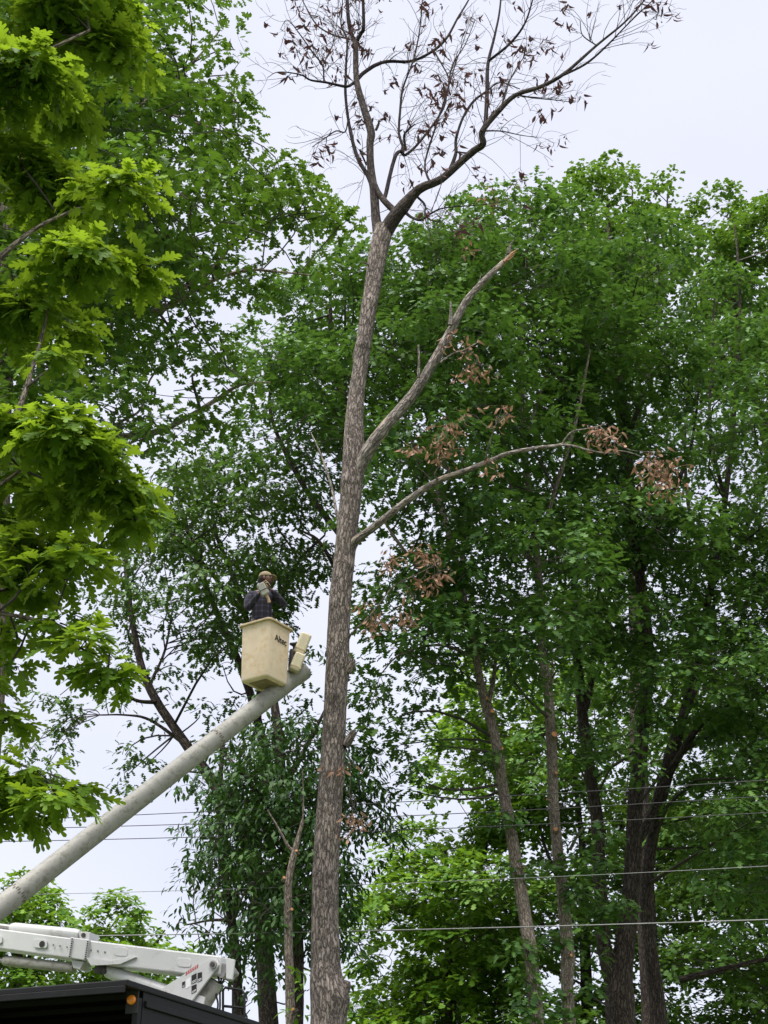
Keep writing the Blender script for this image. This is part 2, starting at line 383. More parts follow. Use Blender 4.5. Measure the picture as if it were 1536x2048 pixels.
def build_tree(name, label, D, trunk, limbs, bark, leaf, tmpl, lsize, poly=None, W=2.5, nclump=60, R0=(0.6, 1.1), sprays=26,
               lps=9, holes=(), clumps=(), seed=1, group='living trees', cat='tree', droop=0.35, flat=0.6, ground=True,
               rough=0.07, leafobj=300, twigmat=None, cr=1.0, shell=0.22, fine=True, spray_r=0.26, zlow=-0.35, cuts=(), knots=()):
    rng = np.random.default_rng(seed)
    tp, tr = stem_points(trunk, D)
    if ground and tp[0, 2] > 0.05:                          # carry the trunk down to the ground
        d = unit(tp[0] - tp[min(4, len(tp) - 1)]); d = unit(d * 0.6 + np.array([0, 0, -0.8])); k = tp[0, 2] / -d[2]
        low = [tp[0] + d * k * s for s in (1.03, 1.0, .9, .75, .5, .25)]
        lr = [tr[0] * f for f in (1.75, 1.6, 1.3, 1.18, 1.1, 1.04)]
        tp = np.vstack([low, tp]); tr = np.concatenate([lr, tr])
    base = np.array([tp[0, 0], tp[0, 1], 0.0]) if ground else tp[0].copy()
    root = empty(name, base, label, cat, group)
    m = MB(); m.tube(tp, tr, 18 if tr.max() > 0.1 else 10, rough=rough, seed=seed, knots=knots)
    m.make('trunk', bark, root, base, True)
    skel = [tp]; srad = [tr]
    for i, l in enumerate(limbs):
        lp, lr = stem_points(l, D)
        MB().tube(lp, lr, 9, rough=rough, seed=seed + 11 * i).make('limb', bark, root, base, True)
        skel.append(lp); srad.append(lr)
    S = np.vstack(skel); SR = np.concatenate(srad)
    for px, py, rp in cuts:                                 # sawn-off branch stubs
        c = P(px, py, D - 0.13); q = unit(np.array([rng.normal() * .5, -1, .25])); rr = rp * MPP(py, D)
        cu = MB().tube([c - q * .06, c + q * .03], [rr * 1.25, rr], 10, rough=.06, seed=int(px)).make('cut_stub', bark, root, base, True)
        MB().tube([c + q * .028, c + q * .034], [rr * .86, rr * .8], 10, rough=.06, seed=int(px)).make('cut_face', M['wood_cut'], cu, base)
    # foliage clumps: centre, radius
    C = []; CRD = []; nclump = int(nclump * NCL); R0 = (R0[0] * 1.1, R0[1] * 1.15)
    if poly is not None:
        pl = np.asarray(poly, float); lo = pl.min(0); hi = pl.max(0)
        xs = rng.uniform(lo[0], hi[0], 60000); ys = rng.uniform(lo[1], hi[1], 60000)
        ok = inpoly(xs, ys, pl); xs, ys = xs[ok], ys[ok]
        e = edgedist(xs, ys, pl); emax = max(e.max(), 1)
        area = ok.mean() * np.prod(hi - lo); sp = 0.72 * math.sqrt(area / nclump * 2.2)
        T3 = []
        for x, y, ee in zip(xs, ys, e):
            rm = rng.uniform(*R0); mp = MPP(y, D)
            if ee < rm / mp * rng.uniform(0.3, 0.6): continue                # clumps stay inside the outline
            dd = rng.uniform(-1, 1) * W * min(1, math.sqrt(ee / emax) + 0.12)
            if any(((x - hx) / hr) ** 2 + ((y - hy) / hs) ** 2 < 1 for hx, hy, hr, hs in holes): continue
            q = (x, y, dd / mp)
            if T3:
                a = np.array(T3); dist = np.sqrt((a[:, 0] - x) ** 2 + (a[:, 1] - y) ** 2 + (0.6 * (a[:, 2] - q[2])) ** 2)
                if dist.min() < sp * 0.8: continue
            T3.append(q); C.append(P(x, y, D + dd)); CRD.append(rm)
            if len(C) >= nclump: break
    for q in clumps:                                        # (px, py, radius px, change of distance)
        dd = q[3] if len(q) > 3 else rng.uniform(-.5, .5)
        C.append(P(q[0], q[1], D + dd)); CRD.append(q[2] * MPP(q[1], D + dd))
    C = np.array(C); CRD = np.array(CRD)
    tw_A = []; tw_B = []; tw_0 = []; tw_1 = []
    SP = []; SD = []; CB = []
    for c, r in zip(C, CRD):
        d = np.linalg.norm(S - c, axis=1) + 0.35 * np.maximum(0, S[:, 2] - c[2] + 0.3 * r)
        k = int(np.argmin(d)); a = S[k]; bl = np.linalg.norm(c - a)
        if bl > 0.15:
            tw_A.append(a); tw_B.append(c); tw_0.append(min(SR[k] * 0.7, 0.012 + 0.012 * bl)); tw_1.append(0.010)
        n = max(3, int(SPR * sprays * (r / 0.85) ** 2 * rng.uniform(0.75, 1.25)))
        dv = rng.normal(size=(n, 3)) + np.array([0, 0, 0.3]); dv[:, 2] = np.where(dv[:, 2] < zlow, -dv[:, 2], dv[:, 2]); dv = unit(dv)
        u = rng.uniform(0, 1, n) ** shell
        p = c + dv * (r * u)[:, None] * np.array([1, 1, flat]) * rng.uniform(0.8, 1.2, (1, 3))
        p[:, 2] -= 0.34 * r * (dv[:, 0] ** 2 + dv[:, 1] ** 2) * u * u
        SP.append(p); SD.append(unit(dv + 0.35 * unit(c - a)[None]))
        CB.append(np.full(n, rng.normal() * 0.15))
        if fine:
            for q in p[::3]:
                tw_A.append(c + rng.normal(size=3) * 0.28 * r * np.array([1, 1, flat]) + (q - c) * 0.15); tw_B.append(q); tw_0.append(0.009 * cr); tw_1.append(0.0035 * cr)
    SP = np.vstack(SP); SD = np.vstack(SD); CB = np.concatenate(CB)
    A_, B_, a0, a1 = (np.array(v) for v in (tw_A, tw_B, tw_0, tw_1))
    V, F = sticks(A_, B_, a0, a1, rng, 4)
    link('twigs', mesh_np('twigs', V - base, F), twigmat or M['twig'], root, 'stuff')
    # leaves of every spray
    nl = rng.poisson(lps, len(SP)).clip(2); idx = np.repeat(np.arange(len(SP)), nl); n = len(idx)
    # every spray is a small umbrella of leaves: whorls round the twig end, outer ones hanging lower
    az = rng.uniform(0, 2 * math.pi, n); q = np.sqrt(rng.uniform(0, 1, n)); tr_ = spray_r * rng.uniform(0.7, 1.25, len(SP))[idx]
    dh = np.column_stack([np.cos(az), np.sin(az), np.zeros(n)])
    ax = unit(dh + SD[idx] * 0.45 + np.column_stack([rng.normal(0, .25, n), rng.normal(0, .25, n), rng.normal(-droop, 0.42, n)]))
    pos = SP[idx] + dh * (tr_ * q * 0.8)[:, None] + rng.normal(size=(n, 3)) * 0.12 * spray_r
    pos[:, 2] += tr_ * (0.35 - 0.75 * q * q)
    nm = dh * (0.5 * q)[:, None] + SD[idx] * 0.5 + np.column_stack([rng.normal(0, .25, n), rng.normal(0, .25, n), np.full(n, 0.85)])
    size = lsize * rng.uniform(0.65, 1.2, n)
    rnd = np.clip(rng.normal(0.45, 0.24, n) + CB[idx], 0, 1)
    TREES.append(dict(root=root, base=base, pos=pos, ax=ax, nm=nm, size=size, rnd=rnd, tmpl=tmpl, mat=leaf, rng=rng, leafobj=leafobj))
    return root

def finish_foliage():
    """each tree: the leaves that show largest become parts of their own, the rest one crown"""
    G = 5.0; gw, gh = int(1536 / G) + 1, int(2048 / G) + 1
    zb = np.full(gw * gh, 1e9)
    for t in TREES:
        mid = t['pos'] + t['ax'] * (t['size'] * 0.5)[:, None]
        x, y, z = project(mid); t['z'] = z
        ins = (x > 4) & (x < 1532) & (y > 4) & (y < 2044)
        t['cell'] = np.where(ins, (x / G).astype(int).clip(0, gw - 1) + gw * (y / G).astype(int).clip(0, gh - 1), -1)
        np.minimum.at(zb, t['cell'][ins], z[ins])
    for t in TREES:
        n = len(t['pos']); sel = np.zeros(n, bool)
        if t['leafobj']:
            vis = (t['cell'] >= 0) & (t['z'] <= zb[t['cell'].clip(0)] + 0.05)
            score = np.where(vis, t['size'] / t['z'], -1); k = np.argsort(-score)[:t['leafobj']]
            sel[k[score[k] > 0]] = True
        rest = ~sel
        V, F, rn = leaves_mesh(t['pos'][rest], t['ax'][rest], t['nm'][rest], t['size'][rest], t['tmpl'], t['rng'], t['rnd'][rest])
        link('crown', mesh_np('crown', V - t['base'], F, {'rnd': ('FLOAT', rn)}), t['mat'], t['root'], 'stuff')
        tv, tf = t['tmpl']; ms = []
        for i in range(6):
            v = tv.copy(); v[:, 2] *= (0.5, 1.4, 0.9, 1.9, 0.3, 1.1)[i]
            ms.append(mesh_np('leaf', v, tf, {'rnd': ('FLOAT', np.full(len(v), 0.12 + 0.15 * i))})); ms[-1].materials.append(t['mat'])
        for i in np.where(sel)[0]:
            a = t['ax'][i]; nmv = t['nm'][i]; nmv = nmv - a * (a @ nmv); nmv /= np.linalg.norm(nmv); b = np.cross(nmv, a)
            o = bpy.data.objects.new('leaf', ms[int(np.clip(t['rnd'][i] * 6, 0, 5))]); COL.objects.link(o); o.parent = t['root']
            s = t['size'][i]; mt = Matrix.Identity(4)
            for r_ in range(3):
                mt[r_][0] = a[r_] * s; mt[r_][1] = b[r_] * s; mt[r_][2] = nmv[r_] * s; mt[r_][3] = t['pos'][i][r_] - t['base'][r_]
            o.matrix_basis = mt

# ---------------------------------------------------------------- ground
gm, gn, go = newmat('grass ground')
tc = N(gn, 'ShaderNodeTexCoord'); nz = N(gn, 'ShaderNodeTexNoise', Scale=0.6, Detail=10.0, Roughness=0.7); gn.links.new(tc.outputs['Object'], nz.inputs['Vector'])
rr_ = ramp(gn, nz.outputs['Fac'], [(0.3, (0.035, 0.055, 0.015)), (0.5, (0.06, 0.095, 0.022)), (0.72, (0.12, 0.10, 0.055))])
pp = N(gn, 'ShaderNodeBsdfPrincipled', Roughness=0.95); gn.links.new(rr_.outputs[0], pp.inputs['Base Color']); gn.links.new(pp.outputs[0], go.inputs[0])
gr = 60; gx, gy = np.meshgrid(np.linspace(-700, 700, gr), np.linspace(-300, 1400, gr))
gz = np.where(np.hypot(gx, gy - 20) > 60, 0.6 * np.sin(gx * 0.02) * np.cos(gy * 0.017) - 0.6, 0.0)
gv = np.column_stack([gx.ravel(), gy.ravel(), gz.ravel()]); ii = np.arange(gr - 1)
gf = np.array([(r * gr + c, r * gr + c + 1, (r + 1) * gr + c + 1, (r + 1) * gr + c) for r in ii for c in ii], dtype=np.int32)
link('ground', mesh_np('ground', gv, gf), gm, None, 'structure', 'grassy ground under the trees')

# ---------------------------------------------------------------- the dead oak being taken down
def dead_tree():
    D = 20.0; rng = np.random.default_rng(77)
    def ln(pts, d0=0.0, d1=0.0):
        k = max(len(pts) - 1, 1)
        return [(x, y, w, d0 + (d1 - d0) * i / k) for i, (x, y, w) in enumerate(pts)]
    trunk = [(657, 2120, 74), (656, 2040, 70), (652, 1960, 62), (650, 1880, 57), (650, 1810, 54), (651, 1748, 53), (656, 1655, 52), (662, 1563, 49), (668, 1470, 47), (672, 1378, 46), (676, 1285, 45), (681, 1193, 44), (688, 1120, 42),
             (694, 1060, 42), (702, 990, 43), (707, 920, 44), (708, 860, 38), (712, 800, 33), (722, 725, 31), (736, 628, 31), (745, 575, 33), (753, 524, 36), (762, 480, 38), (768, 455, 36)]
    tp, tr = stem_points(trunk, D, 5)
    low = []; lr = []
    for s in (1.02, 1.0, .93, .8, .6, .4, .2):
        low.append(tp[0] + np.array([0.05 * s, 0.0, -tp[0, 2] * s])); lr.append(tr[0] * (1 + 0.55 * s ** 6 + 0.1 * s))
    tp = np.vstack([low, tp]); tr = np.concatenate([lr, tr])
    base = np.array([tp[0, 0], tp[0, 1], 0.0])
    root = empty('dead_oak_tree', base, 'bare dead oak with brown withered leaves, its tall trunk rising in the middle', 'tree')
    tp = catmull(np.column_stack([tp, tr]), 3); tr = tp[:, 3]; tp = tp[:, :3]
    kn = [(P(688, 1992, D - .1), .22, .10), (P(676, 1895, D - .2), .12, .05), (P(650, 1740, D - .25), .10, .04), (P(700, 1330, D), .16, .05), (P(690, 1550, D - .1), .12, .04), (P(672, 1385, D - .2), .09, .035),
          (P(700, 1130, D - .1), .08, .03), (P(688, 960, D - .15), .12, .04), (P(722, 690, D - .1), .10, .05), (P(716, 712, D), .10, .04), (P(745, 600, D - .1), .10, .03), (P(660, 1200, D - .2), .10, .03), (P(640, 1960, D - .2), .2, .03), (P(668, 1450, D - .2), .08, .03)]
    MB().tube(tp, tr, 40, rough=0.035, seed=4, knots=kn).make('trunk', M['bark_dead'], root, base, True)
    # the two big limbs on the right
    BP = []
    def limb(line, mat, nseg=14, rough=0.06, seed=0, nm='limb', n=6):
        p, r = stem_points(line, D, n); MB().tube(p, r, nseg, rough=rough, seed=seed).make(nm, mat, root, base, True); BP.append(p); return p, r
    limb(ln([(706, 960, 32), (724, 922, 29), (744, 890, 27), (772, 852, 24), (829, 785, 21), (871, 717, 19), (902, 660, 17), (933, 602, 15), (975, 555, 13), (1008, 524, 11), (1018, 514, 8)], 0, -.8), M['bark_limb'], 18, .07, 3)
    # torn end
    e = P(1008, 524, D - .8); t = unit(P(1036, 496, D - .8) - e)
    m = MB()
    for k, (lx, ly, w) in enumerate([(1036, 497, 6), (1034, 503, 4), (1030, 509, 4)]):
        q = P(lx, ly, D - .84 - .02 * k); m.tube([e + t * .02 * k, (e + q) / 2 + rng.normal(size=3) * .01, q], [w * .005, w * .0035, .003], 6, rough=.2, seed=k)
    m.make('torn_wood', M['wood_orange'], root, base, False)
    stubs = [[(1017, 508, 9), (1018, 498, 8), (1022, 488, 5), (1027, 480, 2)], [(900, 650, 10), (902, 630, 7), (901, 602, 3)], [(837, 755, 7), (838, 720, 5), (837, 690, 4)], [(958, 575, 5), (960, 560, 3), (962, 550, 2)],
             [(881, 725, 5), (905, 708, 4), (930, 699, 3), (959, 683, 2)], [(745, 537, 5), (733, 528, 4), (722, 524, 2)], [(752, 260, 6), (757, 248, 5), (758, 240, 3)]]
    for i, s in enumerate(stubs): limb(ln(s, -.6 if i < 5 else 0, -.65 if i < 5 else -.3), M['bark_limb'], 7, .1, i, 'stub')
    limb(ln([(700, 1100, 22), (712, 1081, 18), (740, 1060, 16), (772, 1035, 15), (819, 998, 14), (876, 962, 13), (933, 941, 11), (985, 920, 10), (1017, 907, 9), (1069, 897, 8), (1110, 892, 7), (1130, 887, 6)], 0, -1.2), M['bark_limb'], 12, .07, 6)
    for i, s in enumerate([[(1122, 890, 5), (1142, 891, 5), (1194, 904, 4), (1235, 907, 2)], [(1124, 889, 5), (1132, 876, 4), (1147, 862, 3), (1183, 856, 3), (1215, 847, 2)], [(1215, 900, 3), (1260, 905, 2), (1303, 925, 2), (1330, 950, 1.5)],
                           [(970, 925, 5), (974, 905, 4), (978, 889, 3.5), (988, 860, 2.5)], [(876, 962, 5), (870, 948, 4), (880, 930, 3), (890, 915, 2)], [(985, 858, 2), (1000, 840, 2), (1015, 826, 1.5)], [(1200, 852, 2), (1225, 880, 2), (1262, 900, 1.5), (1330, 905, 1)]]):
        limb(ln(s, -1.2 if i not in (3, 4) else -.9, -1.4), M['bark_limb'], 6, .05, i, 'branch')
    limb(ln([(696, 1280, 5), (706, 1264, 4), (741, 1230, 4), (787, 1174, 3), (843, 1144, 2), (868, 1130, 1.4)], 0, -.9), M['bark_limb'], 6, .05, 9, 'branch')
    limb(ln([(684, 1070, 7), (672, 1020, 6), (662, 970, 5), (640, 905, 3.5), (622, 865, 2)], 0, .8), M['bark_limb'], 7, .05, 9, 'branch')
    # sawn and broken stubs on the trunk
    for i, s in enumerate([[(690, 1492, 20), (702, 1474, 17), (709, 1462, 14)], [(696, 1345, 16), (704, 1330, 15), (707, 1318, 8)], [(676, 1990, 34), (690, 1975, 26), (695, 1962, 14)]]):
        limb(ln(s, -.05, -.1), M['bark_dead'], 10, .12, 20 + i, 'stub')
    # upper branches
    top = [
        (ln([(757, 470, 24), (752, 440, 19), (748, 384, 17), (741, 331, 16), (740, 288, 15), (742, 262, 16), (727, 214, 14), (716, 176, 13), (712, 150, 12), (711, 91, 11), (707, 78, 10)], 0, .3), 12),
        (ln([(709, 85, 8), (699, 53, 8), (695, 10, 7), (694, -60, 5), (700, -140, 3)], .3, .7), 8), (ln([(711, 88, 8), (722, 66, 8), (727, 56, 7), (726, 0, 6), (721, -70, 4), (728, -150, 2)], .3, -.1), 8),
        (ln([(768, 470, 30), (785, 440, 29), (808, 411, 26), (830, 386, 20), (846, 374, 18), (883, 358, 16), (926, 320, 15), (950, 300, 15), (966, 288, 14), (965, 262, 12), (1000, 219, 11), (1032, 190, 9), (1080, 174, 8), (1129, 147, 7), (1193, 91, 5), (1251, 43, 4), (1289, 0, 3), (1310, -30, 2)], 0, -1.6), 12),
        (ln([(795, 428, 15), (775, 408, 13), (760, 390, 12), (750, 370, 11), (745, 352, 9)], -.1, .05), 9),
        (ln([(966, 268, 9), (971, 245, 9), (974, 187, 8), (976, 128, 7), (990, 69, 5), (1000, 16, 4), (1005, -60, 2)], -.8, -.4), 8), (ln([(977, 122, 6), (990, 112, 6), (1022, 85, 5), (1049, 48, 4), (1065, 0, 3), (1078, -60, 2)], -.6, -1.2), 7),
        (ln([(1110, 158, 5), (1171, 128, 5), (1214, 91, 4), (1251, 53, 3), (1289, 16, 2.5), (1330, -20, 1.5)], -1.3, -2.0), 6),
        (ln([(714, 160, 8), (726, 147, 8), (750, 131, 8), (776, 123, 7), (824, 122, 6), (867, 101, 6), (894, 75, 5), (915, 37, 4), (937, 0, 3), (960, -50, 2)], .3, 1.4), 8),
        (ln([(715, 158, 6), (704, 168, 6), (691, 173, 6), (653, 165, 5), (621, 160, 4), (600, 149, 3), (557, 144, 2), (535, 155, 1.3)], .3, -.6), 7),
        (ln([(648, 163, 3.5), (645, 131, 3), (627, 107, 3), (600, 69, 2.4), (575, 40, 1.5), (560, 60, 1)], 0, -.4), 6), (ln([(646, 132, 2.5), (650, 122, 2.4), (667, 85, 2), (675, 32, 1.7), (678, -20, 1.2)], -.1, .4), 6),
        (ln([(744, 372, 10), (736, 352, 9), (717, 320, 8), (704, 278, 7), (696, 235, 6), (691, 187, 6), (692, 133, 5), (694, 80, 4), (682, 48, 3), (685, 0, 2), (680, -50, 1.3)], .05, .9), 8),
        (ln([(696, 240, 3), (690, 264, 3), (672, 262, 3), (648, 278, 2.3), (624, 294, 1.5)], .4, .1), 6), (ln([(699, 78, 4), (680, 74, 4), (664, 69, 3.5), (632, 48, 3), (605, 0, 2), (590, -40, 1.3)], .4, 1.0), 6),
        (ln([(764, 400, 9), (771, 390, 9), (782, 342, 8), (792, 310, 8), (802, 303, 7), (811, 310, 6), (840, 283, 5), (883, 224, 4), (894, 187, 3.5), (905, 130, 3), (930, 90, 2), (950, 40, 1.3)], 0, 1.2), 8),
        (ln([(806, 306, 6), (806, 294, 6), (798, 267, 5), (800, 224, 5), (806, 176, 4), (824, 128, 3.5), (835, 85, 3), (843, 27, 2.4), (846, -40, 1.5)], .4, .9), 7), (ln([(812, 300, 5), (808, 274, 5), (814, 262, 4.5), (830, 248, 3)], .4, .2), 6),
        (ln([(897, 348, 8), (904, 330, 8), (912, 304, 7), (912, 278, 6), (926, 235, 5), (947, 203, 5), (974, 182, 4), (1000, 165, 2.5), (1040, 178, 2)], -.5, .2), 7), (ln([(912, 304, 4), (942, 305, 4), (963, 286, 4)], -.4, -.8), 6),
        (ln([(862, 368, 5), (852, 345, 4.5), (851, 320, 4), (867, 267, 4), (888, 203, 3.5), (904, 150, 3), (915, 117, 2), (935, 60, 1.3)], -.3, .8), 6),
        (ln([(806, 420, 7), (822, 434, 6), (842, 440, 5), (862, 427, 4), (888, 416, 3), (947, 411, 2), (1000, 405, 1.2)], -.1, -1.0), 6), (ln([(836, 395, 5), (850, 410, 4), (850, 430, 4), (862, 440, 3), (880, 445, 2)], -.2, -.7), 6),
        (ln([(733, 330, 4), (722, 305, 4), (720, 300, 3), (735, 312, 2.4)], 0, -.2), 5), (ln([(1032, 190, 4), (1070, 196, 3), (1110, 200, 2), (1150, 205, 1.2)], -1.2, -.6), 5), (ln([(960, 262, 4), (1000, 262, 3), (1040, 270, 2), (1080, 276, 1)], -.9, -1.5), 5),
        (ln([(1193, 91, 3), (1165, 70, 2.4), (1160, 40, 1.6)], -1.5, -1.2), 5), (ln([(1000, 222, 4), (1020, 160, 3), (1050, 110, 2)], -1, -.4), 5), (ln([(867, 101, 4), (890, 140, 3), (905, 170, 2)], .9, .4), 5)]
    ends = []
    A = []; B = []; a0 = []; a1 = []
    for i, (l, ns) in enumerate(top):
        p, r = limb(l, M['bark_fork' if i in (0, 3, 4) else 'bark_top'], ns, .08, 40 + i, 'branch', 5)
        L = np.linalg.norm(np.diff(p, axis=0), axis=1).sum(); n = int(L * (5.6 if r[0] < 0.035 else 3.4)) + 3
        if i in (0, 3, 4): n = int(n * 0.45)
        T = unit(np.gradient(p, axis=0))
        for k in rng.integers(int(len(p) * (.5 if i in (0, 3) else .15)), len(p), n):
            u = unit(rng.normal(size=3) * np.array([1, .8, 1])); d = unit(T[k] * .9 + u * .8 + np.array([0, 0, .15])); ll = rng.uniform(.25, .95) * (1.25 if r[k] > .012 else 1)
            q0 = p[k]; q1 = q0 + d * ll
            A.append(q0); B.append(q1); a0.append(min(r[k] * .7, .0075)); a1.append(.0032)
            for _ in range(rng.integers(1, 5)):
                s = rng.uniform(.35, 1); u = unit(rng.normal(size=3)); w0 = q0 + (q1 - q0) * s; w1 = w0 + unit(d + u * .9) * rng.uniform(.12, .45)
                A.append(w0); B.append(w1); a0.append(.0042); a1.append(.0024); ends.append(w1)
            ends.append(q1)
    # withered leaf clusters, each hanging on its twig
    def cluster(n, seed, spread):
        g = np.random.default_rng(seed)
        ax = unit(np.column_stack([g.normal(0, .5, n), g.normal(0, .5, n), -np.abs(g.normal(1, .4, n))])); pos = g.normal(size=(n, 3)) * spread * np.array([1, 1, .6])
        t = (LT_ELLI[0] * np.array([1, .95, 2.2]), LT_ELLI[1])
        v, f, rn = leaves_mesh(pos, ax, g.normal(size=(n, 3)), g.uniform(.07, .125, n), t, g, np.clip(g.normal(.45, .25, n), 0, 1))
        k = len(t[0]); hub = len(v); st = np.array([(hub, i * k, i * k + 1) for i in range(n)], dtype=np.int32)   # leaf stalks meet on the twig end
        return np.vstack([v, [[0, 0, .04]]]), np.vstack([f, st]), np.append(rn, .1)
    def meshes(mat, cnt, spread, s0):
        out = []
        for i, c in enumerate(cnt):
            v, f, rn = cluster(c, s0 + i, spread[i]); me = mesh_np('leaf_cluster', v, f, {'rnd': ('FLOAT', rn)}); me.materials.append(mat); out.append(me)
        return out
    brown = meshes(M['dead_leaf'], (2, 3, 4, 4, 6, 9), (.02, .03, .04, .04, .05, .07), 500); tan = meshes(M['dead_leaf_tan'], (5, 8, 12, 18, 26), (.05, .08, .1, .13, .16), 600)
    def hang(me, p, s):
        o = link('leaf_cluster', me, None, root); o.location = tuple(p - base); o.rotation_euler = (0, 0, rng.uniform(0, 6.28)); o.scale = (s, s, s)
    BPA = np.vstack(BP); E = np.array(ends); x, y, z = project(E); E = E[(y > -60) & (y < 460)]
    for p in E[rng.permutation(len(E))[:299]]: hang(brown[int(rng.choice(6, p=(.22, .24, .2, .16, .12, .06)))], p, rng.uniform(.95, 1.35))
    for (px, py, k, s, dd) in [(940, 738, 2, 1, -.7), (955, 752, 1, 1, -.7), (962, 735, 0, 1, -.7), (937, 700, 1, 1, -.7), (882, 872, 3, 1, -.9), (886, 905, 3, 1, -.9), (900, 855, 1, 1, -.9), (880, 890, 2, 1, -.8), (828, 902, 1, 1, -.8), (932, 832, 1, 1, -.8), (990, 838, 0, 1, -1), (1016, 832, 0, 1, -1.1), (1192, 868, 2, 1, -1.4), (1208, 872, 3, 1, -1.4), (1222, 880, 2, .9, -1.4),
            (1312, 935, 3, 1, -1.5), (1325, 958, 4, 1, -1.5), (1340, 940, 3, 1, -1.5), (1330, 975, 3, 1, -1.5), (1292, 945, 1, 1, -1.4), (820, 612, 2, 1, 1.5), (835, 482, 1, 1, 1.8), (985, 405, 2, 1, 1), (1015, 420, 2, 1, 1), (1000, 430, 1, 1, 1), (935, 500, 1, 1, .5),
            (745, 1245, 2, 1, -.5), (738, 1260, 1, 1, -.5), (802, 1250, 1, 1, -.6), (778, 1118, 2, .9, -.7), (772, 1135, 1, 1, -.7), (848, 1112, 2, 1, -.8), (862, 1125, 1, 1, -.8), (845, 1170, 2, 1, -.9), (880, 1155, 2, 1, -.9), (870, 1168, 1, 1, -.9), (815, 1185, 0, 1, -.8), (735, 1205, 0, 1, -.4), (688, 1545, 1, .9, -.3), (705, 1640, 1, .9, -.3), (712, 1650, 0, .9, -.3), (698, 1725, 1, .9, -.4), (900, 690, 0, 1, -.7), (975, 925, 0, 1, -1)]:
        q = P(px, py, D + dd); dist = np.linalg.norm(BPA - q, axis=1); j = int(np.argmin(dist))
        if dist[j] > 1.5: continue
        mid = BPA[j] + (q - BPA[j]) * .6 + rng.normal(size=3) * .06
        A += [BPA[j], mid]; B += [mid, q + np.array([0, 0, .03])]; a0 += [.008, .0055]; a1 += [.0055, .003]
        hang(tan[k], q, s)
        for _ in range(2):
            q2 = P(px + rng.normal() * 14, py + rng.normal() * 14, D + dd + rng.normal() * .1)
            A.append(mid); B.append(q2 + np.array([0, 0, .03])); a0.append(.0045); a1.append(.0025); hang(tan[int(rng.integers(0, 2))], q2, .9)
    V, F = sticks(np.array(A), np.array(B), np.array(a0), np.array(a1), rng, 5, .10)
    link('twigs', mesh_np('twigs', V - base, F), M['twig'], root, 'stuff')
dead_tree()
# ---------------------------------------------------------------- living trees
build_tree('oak_tree', 'oak with large bright green lobed leaves reaching in from the left edge', 9.0,
    [(-330, 2300, 70), (-320, 1700, 62), (-310, 1100, 54), (-290, 500, 46), (-270, 0, 36), (-255, -200, 26)],
    [[(-310, 1250, 26), (-150, 1060, 20), (0, 900, 13), (70, 720, 9), (100, 600, 5)],
     [(-300, 900, 24), (-120, 640, 18), (40, 480, 10), (150, 420, 6), (230, 400, 3)],
     [(-285, 420, 22), (-120, 230, 16), (60, 120, 9), (180, 60, 5)],
     [(-310, 1350, 24), (-140, 1220, 16), (20, 1230, 9), (140, 1260, 5), (210, 1300, 3)],
     [(-315, 1600, 20), (-160, 1500, 14), (-20, 1510, 8), (70, 1540, 4)],
     [(-150, 1060, 14), (0, 970, 9), (120, 890, 6), (200, 920, 4), (260, 970, 3)]],
    M['bark_grey'], M['leaf_near'], LT_OAK, 0.165, None, clumps=[
     (110, 50, 100, .3), (40, 150, 105, -.4), (215, 100, 72, .5), (185, 20, 80, .8), (40, 330, 82, .2), (135, 235, 74, .6),
     (245, 385, 74, -.2), (115, 395, 90, .5), (275, 555, 58, .1), (160, 530, 84, -.3), (45, 625, 92, .2), (150, 660, 52, .9),
     (110, 720, 44, -.4), (20, 850, 60, -.3), (120, 870, 82, -.5), (190, 925, 76, -.2), (245, 985, 66, 0), (270, 1045, 46, .1), (60, 960, 70, .6), (120, 1010, 72, .3), (20, 1050, 60, .9),
     (55, 1110, 84, .1), (150, 1130, 62, -.1), (185, 1100, 40, .2), (40, 1180, 60, .4), (120, 1255, 54, 0), (160, 1295, 56, -.3), (215, 1345, 42, -.2), (35, 1275, 48, .4),
     (20, 1330, 34, .2), (20, 1440, 40, .1), (50, 1560, 62, 0), (110, 1600, 52, -.2), (30, 1630, 44, .2), (150, 1580, 36, .1),
     (-100, 100, 120), (-120, 350, 120), (-110, 600, 120), (-120, 850, 120), (-110, 1100, 110), (-100, 1350, 90), (-100, 1600, 90), (-260, 200, 140), (-280, 700, 140), (-280, 1200, 140),
     (-150, -150, 150), (50, -120, 110), (200, -100, 90)],
    sprays=540, lps=7, seed=3, droop=0.45, flat=0.55, shell=0.5, spray_r=0.14, twigmat=M['twig'], cr=0.9)

